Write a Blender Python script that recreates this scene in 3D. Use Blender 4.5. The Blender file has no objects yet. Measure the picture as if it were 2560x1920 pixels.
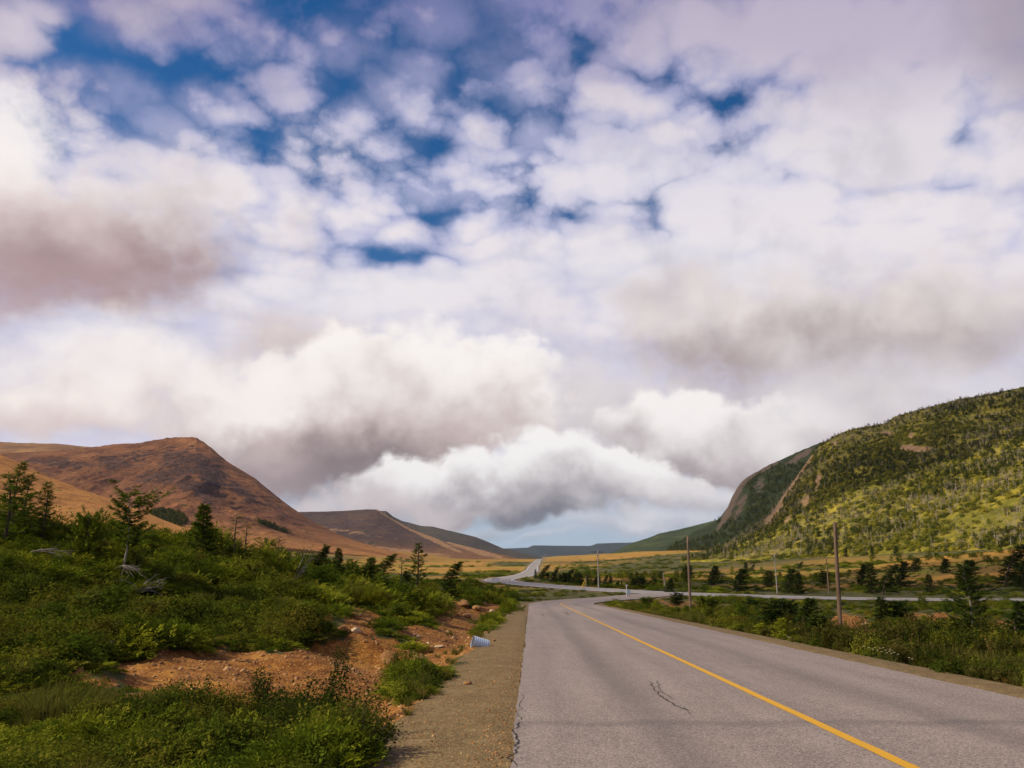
import bpy, bmesh, math, random
import numpy as np
from mathutils import Vector, Matrix, Euler

random.seed(11)
rng = np.random.default_rng(11)
SC = bpy.context.scene
COL = SC.collection
R = math.radians

# ------------------------------------------------------------------ camera
# lens and pitch solved from the road's vanishing point and the horizon
F_PX, CX, CY = 1736.0, 1106.0, 829.5
PITCH = math.atan2(377.5, F_PX)
CP, SP = math.cos(PITCH), math.sin(PITCH)
EYE = 1.6

def slope(px, py):
    """sight line through a point of the photograph as (x per metre forward, z per metre forward)"""
    u = (px - CX) / F_PX
    v = (CY - py) / F_PX
    k = CP - v * SP
    return u / k, (v * CP + SP) / k

def at(px, py, y):
    a, b = slope(px, py)
    return Vector((a * y, y, EYE + b * y))

cam_d = bpy.data.cameras.new('camera')
cam = bpy.data.objects.new('camera', cam_d)
COL.objects.link(cam)
cam.location = (0, 0, EYE)
cam.rotation_euler = (math.pi / 2 + PITCH, 0, 0)
cam_d.sensor_fit = 'HORIZONTAL'
cam_d.angle_x = 2 * math.atan(1106.0 / F_PX)
cam_d.clip_start = 0.1
cam_d.clip_end = 60000
SC.camera = cam
SC.view_settings.view_transform = 'Standard'
SC.view_settings.look = 'None'
SC.view_settings.exposure = 0.25
SC.view_settings.gamma = 1.0
SC.render.engine = 'CYCLES'
SC.cycles.max_bounces = 6
SC.cycles.diffuse_bounces = 3
SC.cycles.transparent_max_bounces = 16
SC.cycles.use_denoising = True

# ------------------------------------------------------------------ tagging
def tag(o, label=None, cat=None, group=None, kind=None):
    if label: o['label'] = label
    if cat: o['category'] = cat
    if group: o['group'] = group
    if kind: o['kind'] = kind
    return o

def link(o, parent=None):
    COL.objects.link(o)
    if parent is not None: o.parent = parent
    return o

def empty(name, loc, rz=0.0, scale=1.0, rot=None):
    o = bpy.data.objects.new(name, None)
    o.empty_display_size = 0.2
    o.location = loc
    o.rotation_euler = rot if rot is not None else (0, 0, rz)
    o.scale = (scale,) * 3 if not isinstance(scale, (tuple, list)) else scale
    return link(o)

def mesh_from(name, verts, faces, mats, smooth=False, midx=None):
    me = bpy.data.meshes.new(name)
    me.from_pydata([tuple(v) for v in verts], [], [tuple(f) for f in faces])
    for m in (mats if isinstance(mats, (list, tuple)) else [mats]):
        me.materials.append(m)
    if midx is not None:
        me.polygons.foreach_set('material_index', np.asarray(midx, dtype=np.int32))
    if smooth:
        me.polygons.foreach_set('use_smooth', np.ones(len(me.polygons), dtype=bool))
    me.update()
    return me

def fast_mesh(name, V, Q, mats, smooth=False):
    """numpy arrays of vertices and equal-sized faces"""
    V = np.asarray(V, dtype=np.float32); Q = np.asarray(Q, dtype=np.int32)
    k = Q.shape[1]
    me = bpy.data.meshes.new(name)
    me.vertices.add(len(V)); me.vertices.foreach_set('co', V.ravel())
    me.loops.add(Q.size); me.loops.foreach_set('vertex_index', Q.ravel())
    me.polygons.add(len(Q))
    me.polygons.foreach_set('loop_start', np.arange(0, Q.size, k, dtype=np.int32))
    for m in (mats if isinstance(mats, (list, tuple)) else [mats]):
        me.materials.append(m)
    if smooth:
        me.polygons.foreach_set('use_smooth', np.ones(len(Q), dtype=bool))
    me.update(calc_edges=True)
    return me

def obj(name, me, parent=None, loc=None):
    o = bpy.data.objects.new(name, me)
    if loc is not None: o.location = loc
    return link(o, parent)

# ------------------------------------------------------------------ noise (numpy)
def _hash(ix, iy, seed):
    h = (ix.astype(np.int64) * 374761393 + iy.astype(np.int64) * 668265263 + seed * 1442695041) & 0xFFFFFFFF
    h = ((h ^ (h >> 13)) * 1274126177) & 0xFFFFFFFF
    return ((h ^ (h >> 16)) & 0xFFFFFF).astype(np.float64) / float(0xFFFFFF)

def vnoise(x, y, seed=0):
    x = np.asarray(x, dtype=np.float64); y = np.asarray(y, dtype=np.float64)
    ix = np.floor(x); iy = np.floor(y); fx = x - ix; fy = y - iy
    ix = ix.astype(np.int64); iy = iy.astype(np.int64)
    ux = fx * fx * fx * (fx * (fx * 6 - 15) + 10); uy = fy * fy * fy * (fy * (fy * 6 - 15) + 10)
    a = _hash(ix, iy, seed); b = _hash(ix + 1, iy, seed); c = _hash(ix, iy + 1, seed); d = _hash(ix + 1, iy + 1, seed)
    return (a + (b - a) * ux) * (1 - uy) + (c + (d - c) * ux) * uy - 0.5

def fbm(x, y, oct=5, seed=0, gain=0.5, lac=2.03):
    t = 0; a = 1.0; n = 0
    for k in range(oct):
        t = t + a * vnoise(x, y, seed + 17 * k); n += a
        x = x * lac + 3.1; y = y * lac - 1.7; a *= gain
    return t / n * 2

def ridged(x, y, oct=5, seed=0, gain=0.55):
    t = 0; a = 1.0; n = 0
    for k in range(oct):
        t = t + a * (1 - np.abs(2 * vnoise(x, y, seed + 31 * k)) * 2); n += a
        x = x * 2.1 + 5.3; y = y * 2.1 + 1.9; a *= gain
    return t / n

def sstep(a, b, x):
    t = np.clip((np.asarray(x, dtype=np.float64) - a) / (b - a), 0, 1)
    return t * t * (3 - 2 * t)

# ------------------------------------------------------------------ node helper
class NT:
    def __init__(self, tree): self.t = tree; self.n = tree.nodes; self.l = tree.links
    def new(self, typ, **kw):
        nd = self.n.new(typ)
        for k, v in kw.items(): setattr(nd, k, v)
        return nd
    def put(self, sock, v):
        if isinstance(v, bpy.types.NodeSocket): self.l.new(v, sock)
        elif isinstance(v, (tuple, list)) and sock.type == 'RGBA' and len(v) == 3: sock.default_value = (*v, 1)
        else: sock.default_value = v
    def m(self, op, a, b=None, c=None, clamp=False):
        nd = self.new('ShaderNodeMath', operation=op, use_clamp=clamp)
        for i, v in enumerate((a, b, c)):
            if v is not None: self.put(nd.inputs[i], v)
        return nd.outputs[0]
    def add(self, a, b): return self.m('ADD', a, b)
    def sub(self, a, b): return self.m('SUBTRACT', a, b)
    def mul(self, a, b): return self.m('MULTIPLY', a, b)
    def v(self, op, a, b=None, scale=None):
        nd = self.new('ShaderNodeVectorMath', operation=op)
        self.put(nd.inputs[0], a)
        if b is not None: self.put(nd.inputs[1], b)
        if scale is not None: self.put(nd.inputs['Scale'], scale)
        return nd.outputs['Value'] if op in ('LENGTH', 'DOT_PRODUCT', 'DISTANCE') else nd.outputs['Vector']
    def xyz(self, v):
        nd = self.new('ShaderNodeSeparateXYZ'); self.put(nd.inputs[0], v); return nd.outputs
    def vec(self, x=0.0, y=0.0, z=0.0):
        nd = self.new('ShaderNodeCombineXYZ')
        for i, q in enumerate((x, y, z)): self.put(nd.inputs[i], q)
        return nd.outputs[0]
    def ramp(self, x, a, b, lo=0.0, hi=1.0, smooth=True):
        nd = self.new('ShaderNodeMapRange'); nd.interpolation_type = 'SMOOTHSTEP' if smooth else 'LINEAR'
        self.put(nd.inputs[0], x); self.put(nd.inputs[1], a); self.put(nd.inputs[2], b); self.put(nd.inputs[3], lo); self.put(nd.inputs[4], hi)
        return nd.outputs[0]
    def noise(self, vec, scale, detail=5.0, rough=0.5, dist=0.0, out='Fac', dims='3D'):
        nd = self.new('ShaderNodeTexNoise'); nd.noise_dimensions = dims
        if vec is not None: self.put(nd.inputs['Vector'], vec)
        nd.inputs['Scale'].default_value = scale; nd.inputs['Detail'].default_value = detail
        nd.inputs['Roughness'].default_value = rough; nd.inputs['Distortion'].default_value = dist
        return nd.outputs[out]
    def voro(self, vec, scale, feature='F1', out='Distance', smooth=None, rand=1.0):
        nd = self.new('ShaderNodeTexVoronoi', feature=feature)
        if vec is not None: self.put(nd.inputs['Vector'], vec)
        nd.inputs['Scale'].default_value = scale; nd.inputs['Randomness'].default_value = rand
        if smooth is not None: nd.inputs['Smoothness'].default_value = smooth
        return nd.outputs[out]
    def mix(self, f, a, b, blend='MIX'):
        nd = self.new('ShaderNodeMix', data_type='RGBA', blend_type=blend)
        self.put(nd.inputs[0], f); self.put(nd.inputs[6], a); self.put(nd.inputs[7], b)
        return nd.outputs[2]
    def cramp(self, x, stops):
        nd = self.new('ShaderNodeValToRGB'); self.put(nd.inputs[0], x)
        e = nd.color_ramp.elements
        while len(e) < len(stops): e.new(0.5)
        for el, (p, c) in zip(e, stops): el.position = p; el.color = (*c, 1)
        return nd.outputs[0]

def srgb(r, g, b):
    f = lambda c: (c / 12.92 if c <= 0.04045 else ((c + 0.055) / 1.055) ** 2.4)
    return (f(r / 255), f(g / 255), f(b / 255))
# sky layout, read off the photograph: where the blue shows, how the sheet is tinted, and the low cumulus
GAPS = [(120, 10, 120, 50, .75), (180, 60, 70, 60, 1.3), (235, 140, 80, 65, 1.5), (330, 215, 90, 70, 1.6), (405, 268, 75, 42, 1.7), (90, 140, 60, 40, .7),
        (560, 80, 110, 80, .85), (600, 30, 120, 50, .7), (750, 150, 70, 90, 1.5), (720, 50, 60, 60, .9), (800, 235, 70, 60, 1.05), (890, 90, 110, 110, 1.35), (960, 30, 90, 50, 1.1),
        (1000, 250, 130, 50, .95), (1130, 220, 80, 70, 1.45), (1190, 300, 40, 45, 1.4), (1150, 20, 120, 40, .9), (1060, 120, 90, 80, .55), (1320, 90, 80, 80, .7), (1450, 190, 60, 50, .85), (1540, 260, 60, 25, .6),
        (880, 360, 60, 40, .9), (980, 425, 70, 42, 1.8), (930, 390, 40, 40, 1.2), (680, 330, 30, 50, .9), (650, 460, 30, 40, .9), (860, 555, 75, 28, 1.4), (1035, 580, 60, 22, 1.1), (1290, 470, 30, 50, 1.1), (1660, 415, 60, 38, 1.35),
        (1925, 150, 50, 30, 1.2), (2065, 300, 45, 22, 1.3), (560, 330, 60, 50, .4), (1130, 780, 120, 40, .35)]
TINTS = [(60, 80, 130, 110, (214, 204, 216), .8), (1750, 60, 620, 150, (190, 180, 200), .85), (2200, 40, 250, 260, (168, 158, 172), .9), (1900, 330, 450, 130, (222, 216, 222), .6),
         (1450, 420, 500, 140, (226, 221, 230), .8), (1100, 50, 420, 160, (138, 140, 184), .6), (1280, 340, 160, 70, (206, 202, 222), .5), (1330, 160, 140, 80, (186, 178, 206), .6),
         (620, 200, 200, 110, (176, 170, 200), .5), (700, 330, 220, 110, (224, 216, 228), .8), (300, 330, 200, 80, (222, 214, 222), .6), (800, 640, 500, 90, (234, 230, 234), .8), (1500, 600, 600, 110, (230, 226, 231), .8)]
# px, py, rx, ry, soft, opacity, ragged, lift, top colour, base colour
WHT, CRM = (250, 244, 240), (243, 232, 226)
PUFFS = [
    (240, 500, 400, 190, 1.0, .75, .7, .35, (240, 232, 230), (200, 184, 184)),
    (20, 340, 170, 170, .7, .9, .6, .5, (250, 243, 240), (226, 208, 200)),
    (190, 545, 380, 185, .9, .97, .55, -.30, (214, 196, 194), (163, 138, 140)),
    (90, 640, 250, 95, .8, .7, .5, -.5, (196, 168, 166), (176, 148, 150)),
    (1430, 655, 150, 60, 1.0, .75, .6, -.2, (218, 208, 206), (198, 186, 186)),
    (2050, 690, 460, 140, 1.0, .85, .6, -.15, (226, 216, 214), (190, 178, 178)),
    (1740, 740, 450, 130, .75, .95, .55, -.05, (232, 223, 220), (168, 152, 152)),
    (1900, 900, 520, 150, 1.1, .92, .55, .1, (226, 220, 222), (196, 186, 188)),
    (260, 830, 420, 150, .9, .92, .6, .35, (250, 243, 240), (226, 208, 203)),
    (620, 740, 190, 70, 1.0, .8, .6, -.1, (226, 212, 208), (208, 190, 186)),
    (120, 920, 300, 70, .8, .8, .6, .2, (250, 240, 234), (218, 198, 192)),
    (1270, 890, 280, 150, 1.0, .85, .6, .1, (226, 218, 218), (198, 188, 189)),
    (1030, 860, 190, 120, .4, .95, .6, .3, (250, 245, 243), (204, 190, 188)),
    (840, 860, 330, 150, .36, 1., .6, .05, WHT, (196, 178, 176)),
    (560, 900, 260, 110, .7, .9, .6, .2, (249, 241, 237), (206, 188, 184)),
    (720, 965, 260, 82, .75, .97, .55, -.45, (206, 188, 184), (132, 116, 118)),
    (610, 985, 150, 55, .9, .8, .55, -.3, (196, 178, 178), (160, 142, 144)),
    (1520, 925, 200, 82, .32, .98, .6, .05, (248, 242, 240), (168, 156, 158)),
    (1680, 930, 230, 70, .9, .8, .6, .1, (238, 232, 231), (196, 186, 187)),
    (1000, 1030, 250, 62, .36, .95, .65, .1, (250, 246, 245), (190, 178, 180)),
    (1220, 1020, 290, 75, .34, .98, .65, .15, (248, 244, 243), (150, 142, 148)),
    (800, 1080, 220, 45, .9, .9, .6, 0, (214, 202, 202), (172, 162, 166)),
    (1200, 1088, 210, 34, .8, .95, .6, -.4, (176, 168, 172), (112, 110, 120)),
    (1000, 1125, 150, 26, 1.0, .8, .6, .1, (196, 192, 200), (150, 150, 162)),
    (1480, 1045, 240, 50, .8, .85, .6, .1, (232, 226, 226), (180, 172, 178)),
    (1420, 1100, 170, 45, .9, .75, .6, .2, (226, 222, 226), (178, 178, 190)),
    (1330, 1128, 170, 30, 1.0, .75, .65, .1, (216, 214, 220), (178, 180, 192)),
    (1180, 1150, 140, 14, 1.2, .6, .8, .2, (206, 208, 216), (170, 178, 192)),
]

SHEETS = [(1950, 180, 520, 360, 1.15), (1750, 480, 800, 260, .8), (1300, 520, 420, 130, .55), (560, 420, 260, 110, .5), (1000, 640, 900, 160, .55), (380, 480, 420, 170, .5), (60, 60, 120, 90, .4), (1700, 60, 300, 120, .6), (1350, 380, 260, 90, .3)]
# ------------------------------------------------------------------ light
SUN_EL, SUN_AZ = R(38), R(-97)           # azimuth from +Y towards +X: out to the left of the road
SUN_DIR = Vector((math.sin(SUN_AZ) * math.cos(SUN_EL), math.cos(SUN_AZ) * math.cos(SUN_EL), math.sin(SUN_EL)))
sun_d = bpy.data.lights.new('sun', 'SUN')
sun_d.energy = 5.0; sun_d.angle = R(1.5); sun_d.color = (1.0, 0.85, 0.62)
sun = bpy.data.objects.new('sun', sun_d); link(sun)
sun.rotation_euler = (-SUN_DIR).to_track_quat('-Z', 'Y').to_euler()
sun.location = (-60, -40, 60)

# ------------------------------------------------------------------ sky: Nishita air with procedural cloud layers, laid out by world direction
world = bpy.data.worlds.new('World'); SC.world = world; world.use_nodes = True
W = NT(world.node_tree); W.n.clear()
SKY_K = 0.1                                # world strength; cloud radiances below are divided by it

g_puff = bpy.data.node_groups.new('cloud_puff', 'ShaderNodeTree')
for nm, ty in (('Sky', 'NodeSocketColor'), ('Coord', 'NodeSocketVector'), ('Centre', 'NodeSocketVector'), ('Inverse size', 'NodeSocketVector'),
               ('Ragged', 'NodeSocketFloat'), ('Detail', 'NodeSocketFloat'), ('Soft', 'NodeSocketFloat'), ('Opacity', 'NodeSocketFloat'),
               ('Top', 'NodeSocketColor'), ('Base', 'NodeSocketColor'), ('Lift', 'NodeSocketFloat'), ('Shade', 'NodeSocketFloat')):
    g_puff.interface.new_socket(nm, in_out='INPUT', socket_type=ty)
g_puff.interface.new_socket('Sky', in_out='OUTPUT', socket_type='NodeSocketColor')
P = NT(g_puff)
gi = P.new('NodeGroupInput').outputs; go = P.new('NodeGroupOutput')
loc_ = P.v('MULTIPLY', P.v('SUBTRACT', gi['Coord'], gi['Centre']), gi['Inverse size'])
den = P.add(P.sub(1.25, P.v('LENGTH', loc_)), P.mul(gi['Ragged'], gi['Detail']))
al = P.mul(P.ramp(den, 0.0, gi['Soft']), gi['Opacity'])
h_ = P.add(P.xyz(loc_)[1], P.add(gi['Lift'], P.mul(gi['Shade'], 1.6)))
t_ = P.ramp(h_, -0.75, 0.75)
P.put(go.inputs[0], P.mix(al, gi['Sky'], P.mix(t_, gi['Base'], gi['Top'])))

geo = W.new('ShaderNodeTexCoord').outputs['Generated']
dx, dy, dz = W.xyz(geo)
yy = W.m('MAXIMUM', W.m('ABSOLUTE', dy), 0.12)
gx = W.m('DIVIDE', dx, yy); gz = W.m('DIVIDE', dz, yy)
gn = W.vec(gx, gz, 0.0)
# ragged edges: the direction is stirred by noise before the cloud outlines are read
wA = W.v('SUBTRACT', W.noise(geo, 3.2, 5, 0.58, out='Color'), (0.5, 0.5, 0.5))
wB = W.v('SUBTRACT', W.noise(geo, 11.0, 5, 0.6, out='Color'), (0.5, 0.5, 0.5))
gw = W.v('ADD', gn, W.v('ADD', W.v('SCALE', wA, scale=0.16), W.v('SCALE', wB, scale=0.05)))
wsoft = W.v('ADD', gn, W.v('SCALE', wA, scale=0.22))
fine = W.noise(W.v('MULTIPLY', geo, (1.0, 1.0, 1.35)), 15.0, 6, 0.60, 0.25)
bil = W.voro(W.v('ADD', geo, W.v('SCALE', wB, scale=0.055)), 17.0, 'F1')
bil2 = W.voro(W.v('ADD', geo, W.v('SCALE', wB, scale=0.05)), 40.0, 'F1')
rag = W.add(W.add(W.mul(W.sub(fine, 0.5), 1.3), W.mul(W.sub(0.42, bil), 0.75)), W.mul(W.sub(0.42, bil2), 0.35))
shn = W.sub(W.noise(W.v('ADD', geo, (0.02, 0.0, 0.035)), 13.0, 4, 0.55), 0.5)
shade = W.add(W.mul(shn, 1.0), W.mul(W.sub(0.42, bil), 0.35))

def gpt(px, py): return slope(px, py)
def gsz(px, py, rx, ry):
    a, b = slope(px, py); c, d = slope(px + rx, py); e, f = slope(px, py - ry)
    return abs(c - a), abs(f - b)
def blob(vec, px, py, rx, ry, a=1.0, b=0.0):
    cx, cz = gpt(px, py); sx, sz = gsz(px, py, rx, ry)
    d = W.v('LENGTH', W.v('MULTIPLY', W.v('SUBTRACT', vec, (cx, cz, 0)), (1 / sx, 1 / sz, 0)))
    return W.ramp(d, a, b)

# clear air
sky = W.new('ShaderNodeTexSky', sky_type='NISHITA', sun_disc=False)
sky.sun_elevation = SUN_EL; sky.sun_rotation = SUN_AZ; sky.altitude = 300; sky.air_density = 1.0; sky.dust_density = 0.4; sky.ozone_density = 1.5
hs = W.new('ShaderNodeHueSaturation'); W.put(hs.inputs['Color'], sky.outputs[0])
hs.inputs['Saturation'].default_value = 1.45; hs.inputs['Value'].default_value = 0.74; hs.inputs['Hue'].default_value = 0.505
air = hs.outputs[0]

# high mackerel sheet on a flat layer overhead
zz = W.add(W.m('MAXIMUM', dz, 0.0), 0.16)
pl = W.vec(W.m('DIVIDE', dx, zz), W.m('DIVIDE', dy, zz), 0.0)
plw = W.v('ADD', pl, W.v('SCALE', wB, scale=0.12))
n1 = W.noise(plw, 2.6, 6, 0.56)
v1 = W.voro(plw, 7.5, 'F1')
v2 = W.voro(W.v('ADD', plw, (3.1, 1.7, 0)), 17.0, 'F1')
dA = W.add(W.add(W.mul(W.sub(n1, 0.5), 1.9), W.mul(W.sub(0.42, v1), 2.3)), W.mul(W.sub(0.42, v2), 0.9))
cov = None
for (px, py, rx, ry, s) in GAPS:
    b = W.mul(blob(wsoft, px, py, rx * 2.0, ry * 2.0), s * 0.52)
    cov = b if cov is None else W.add(cov, b)
sheet = None
for (px, py, rx, ry, s) in SHEETS:
    b = W.mul(blob(wsoft, px, py, rx, ry, 1.0, 0.2), s); sheet = b if sheet is None else W.m('MAXIMUM', sheet, b)
covA = W.add(W.sub(1.08, W.m('MINIMUM', cov, 1.10)), sheet)
dA = W.add(dA, W.mul(W.sub(fine, 0.5), 1.3))
dens = W.add(W.mul(dA, W.ramp(dz, 0.20, 0.46, 0.10, 1.0)), covA)
veil = W.mul(W.ramp(W.add(W.mul(W.noise(plw, 1.7, 5, 0.62), 0.7), W.mul(W.sub(0.55, v1), 0.45)), 0.24, 0.54), 0.80)
aA = W.m('MAXIMUM', W.ramp(dens, -0.30, 0.85), veil)
thick = W.ramp(dens, 0.35, 1.7)
# brightness of the sheet: lavender and dim high up and in the corners, white lower down
lum = W.ramp(W.add(gz, W.mul(W.sub(n1, 0.5), 0.12)), 0.46, 0.90)
thin_c = W.mix(lum, srgb(184, 186, 218), srgb(100, 104, 158))
thick_c = W.mix(lum, srgb(233, 226, 231), srgb(162, 152, 182))
for (px, py, rx, ry, c, s) in TINTS:
    f = W.mul(blob(wsoft, px, py, rx, ry, 1.0, 0.1), s)
    thick_c = W.mix(f, thick_c, srgb(*c))
    thin_c = W.mix(W.mul(f, 0.7), thin_c, srgb(*c))
cA = W.mix(thick, thin_c, thick_c)
hz_f = W.ramp(gz, 0.13, 0.02)
cA = W.mix(hz_f, cA, srgb(170, 188, 206))
cA = W.mix(W.mul(W.ramp(shn, 0.02, -0.22), 0.35), cA, W.mix(0.5, cA, srgb(120, 118, 150)))
inv = 0.86 / SKY_K
bright = lambda c, k=1.0: W.v('SCALE', c, scale=inv * k)
skyc = W.mix(aA, air, bright(cA))

for (px, py, rx, ry, soft, op, rg, lift, top, base) in PUFFS:
    cx, cz = gpt(px, py); sx, sz = gsz(px, py, rx, ry)
    gnode = W.new('ShaderNodeGroup'); gnode.node_tree = g_puff
    I = gnode.inputs
    W.put(I['Sky'], skyc); W.put(I['Coord'], gw); I['Centre'].default_value = (cx, cz, 0); I['Inverse size'].default_value = (1 / sx, 1 / sz, 0)
    I['Ragged'].default_value = rg; W.put(I['Detail'], rag); I['Soft'].default_value = soft; I['Opacity'].default_value = op
    tl = srgb(*top); bl = srgb(*base)
    I['Top'].default_value = (*[c * inv for c in tl], 1); I['Base'].default_value = (*[c * inv for c in bl], 1)
    I['Lift'].default_value = lift; W.put(I['Shade'], shade)
    skyc = gnode.outputs[0]

bg = W.new('ShaderNodeBackground'); W.put(bg.inputs[0], skyc); bg.inputs[1].default_value = SKY_K
wo = W.new('ShaderNodeOutputWorld'); W.put(wo.inputs[0], bg.outputs[0])
world.cycles.sampling_method = 'MANUAL'; world.cycles.sample_map_resolution = 512
# ------------------------------------------------------------------ lie of the land
_zy = np.array([-400, -100, 0, 100, 118, 135, 160, 200, 233, 300, 400, 600, 800, 1000, 1200, 1390, 1500, 1700, 3000, 20000], float)
_zz = np.array([14.8, 3.71, 0, -3.71, -4.2, -4.4, -4.5, -4.55, -4.7, -5.2, -6.0, -6.9, -5.4, -3.0, -0.7, .75, .95, .8, .8, .8], float)
_ty = np.concatenate([np.arange(-400, 2000, 4.0), np.arange(2000, 20001, 200.0)])
_tz = np.interp(_ty, _zy, _zz)
for _ in range(6):                                # round the breaks of grade
    _k = _tz.copy(); _k[1:599] = (_tz[0:598] + 2 * _tz[1:599] + _tz[2:600]) / 4; _tz = _k
def zprof(y): return np.interp(y, _ty, _tz)

def spline(pts, n):
    """Catmull-Rom through the points, evenly resampled by parameter"""
    p = np.array(pts, float); p = np.vstack([2 * p[0] - p[1], p, 2 * p[-1] - p[-2]])
    out = []
    for i in range(1, len(p) - 2):
        t = np.linspace(0, 1, n, endpoint=False)[:, None]
        a, b, c, d = p[i - 1], p[i], p[i + 1], p[i + 2]
        out.append(0.5 * (2 * b + (c - a) * t + (2 * a - 5 * b + 4 * c - d) * t ** 2 + (3 * b - a - 3 * c + d) * t ** 3))
    out.append(p[-2][None]); return np.vstack(out)

RK = 0.0223                                       # the side road drifts right by this much per metre
SIDE_PTS = [(3.655 + RK * y, y) for y in (-30, -10, 0, 10, 20, 30, 40, 50, 60, 70, 80, 90)] + [(5.95, 100), (7.6, 110), (11.0, 119), (15.8, 127), (21.5, 134.5), (27, 141)]
HW_PTS = [(240, -110), (180, -35), (130, 25), (92, 66), (62, 100), (42, 124), (23, 149), (8, 184), (-1, 216), (-4, 245), (-1.5, 285), (3, 330), (7, 400), (14.5, 600), (21, 800), (34, 1100), (46.5, 1390), (58, 1650), (85, 2300)]
side_c = spline(SIDE_PTS, 8); hw_c = spline(HW_PTS, 14)
def hw_z(x, y): return zprof(y) + 0.25 + 0.45 * sstep(40, 90, x)
side_z = lambda x, y: np.where(y < 95, -0.0371 * y, 0) * (y < 95) + np.where(y >= 95, zprof(y) + 0.0, 0)
_d0 = zprof(95.0) - (-0.0371 * 95)
def side_zz(x, y):
    a = -0.0371 * y; b = zprof(y); t = sstep(85, 120, y)
    z = a * (1 - t) + b * t
    return z + sstep(126, 141, y) * 0.25

def near_line(x, y, line, zl, reach):
    """distance to a polyline, its height there and the side (negative = left of travel)"""
    n = len(x); D = np.full(n, 1e9); Z = np.zeros(n)
    lo = line.min(0) - reach; hi = line.max(0) + reach
    sel = np.nonzero((x > lo[0]) & (x < hi[0]) & (y > lo[1]) & (y < hi[1]))[0]
    a = line[:-1]; b = line[1:]; ab = b - a; L2 = (ab ** 2).sum(1)
    za, zb = zl[:-1], zl[1:]
    for s in range(0, len(sel), 20000):
        k = sel[s:s + 20000]; p = np.stack([x[k], y[k]], 1)
        best = np.full(len(k), 1e9); bz = np.zeros(len(k))
        for j0 in range(0, len(a), 40):
            A = a[j0:j0 + 40]; AB = ab[j0:j0 + 40]
            ap = p[:, None] - A[None]
            t = np.clip((ap * AB).sum(2) / L2[j0:j0 + 40], 0, 1)
            d = np.sqrt(((ap - t[..., None] * AB) ** 2).sum(2))
            j = d.argmin(1); r = np.arange(len(k)); dd = d[r, j]
            zz = za[j0 + j] + (zb[j0 + j] - za[j0 + j]) * t[r, j]
            m = dd < best; best[m] = dd[m]; bz[m] = zz[m]
        D[k] = best; Z[k] = bz
    return D, Z

hw_zl = hw_z(hw_c[:, 0], hw_c[:, 1]); side_zl = side_zz(side_c[:, 0], side_c[:, 1])
G = lambda x, y, cx, cy, sx, sy: np.exp(-0.5 * (((x - cx) / sx) ** 2 + ((y - cy) / sy) ** 2))

def land(x, y, rough=True):
    x = np.asarray(x, float).ravel(); y = np.asarray(y, float).ravel()
    zb = zprof(y)
    z = zb + 15 * sstep(60, 300, x) * sstep(60, 260, y) + 14 * sstep(-80, -230, x) * sstep(60, 260, y)
    # scrubby knoll on the left and its tail
    # left verge: gravel shoulder, bank, ditch floor
    dl = (-0.19 + RK * y) - x
    nearf = 1 - sstep(90, 112, y)
    z = z + (3.0 * G(x, y, -23, 37, 9, 14) + 1.35 * G(x, y, -19, 62, 9, 20) + 2.6 * G(x, y, -48, 60, 18, 30) + 1.0 * G(x, y, -12, 95, 8, 25)) * np.where(y < 118, sstep(1.3, 7.0, dl), 1)
    z = z - nearf * (0.04 * np.clip(dl, 0, 1.4) + 0.42 * sstep(1.4, 2.7, dl) * (0.6 + 0.4 * sstep(4, 18, y)))
    dr = x - (7.5 + RK * y)
    z = z - 0.55 * sstep(3, 10, dr) * sstep(28, 50, y) * (1 - sstep(85, 115, y))
    z = z - nearf * (0.04 * np.clip(dr, 0, 1.2) + 0.25 * sstep(1.0, 2.4, dr) * (1 - 0.7 * sstep(5, 10, dr)))
    if rough:
        off = np.clip(np.minimum(np.where(dl > 0, dl, 1e3), np.where(dr > 0, dr, 1e3)), 0, 1e3)
        inside = (dl <= 0) & (dr <= 0) & (y < 118)
        amp = sstep(1.6, 4.5, off) * (~inside)
        fade = 1 - sstep(150, 500, y)
        z = z + amp * (0.50 * fbm(x / 3.4, y / 2.8, 4, 3) * (0.35 + 0.65 * fade) + 0.5 * fbm(x / 14, y / 14, 3, 8))
        z = z + 0.012 * fbm(x / 0.25, y / 0.25, 3, 21) * (1 - sstep(40, 90, y)) * (off > 0.02)
        z = z + 2.0 * fbm(x / 130, y / 160, 3, 40) * sstep(160, 500, y) * sstep(16, 90, np.abs(x - 0.03 * y - 2))
    for (mx, my, sx, sy, h) in MOUNDS:
        z = z + h * np.exp(-np.abs((x - mx) / sx) ** 3 - np.abs((y - my) / sy) ** 2.0)
    # road beds
    D, Z = near_line(x, y, hw_c, hw_zl, 26)
    t = 1 - sstep(5.8, 17, D)
    z = z * (1 - t) + (Z - 0.10) * t
    D2, Z2 = near_line(x, y, side_c, side_zl, 14)
    far = y > 60
    t2 = (1 - sstep(4.2, 9.5, D2)) * sstep(78, 100, y)
    z = z * (1 - t2) + (Z2 - 0.10) * t2
    ins = (D2 < 3.8) & (y <= 100)
    z = z - nearf * 0.03 * ((1 - sstep(0.0, .35, dl)) * (dl > -.5) + (1 - sstep(0.0, .35, dr)) * (dr > -.5))
    z = np.where(ins, np.minimum(z, Z2 - 0.08), z)
    return z
MOUNDS = []

def to_photo(x, y, z):
    w = y * CP + (z - EYE) * SP
    w = np.where(w > 0.05, w, 0.05)
    return CX + F_PX * x / w, CY - F_PX * (-y * SP + (z - EYE) * CP) / w

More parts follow.
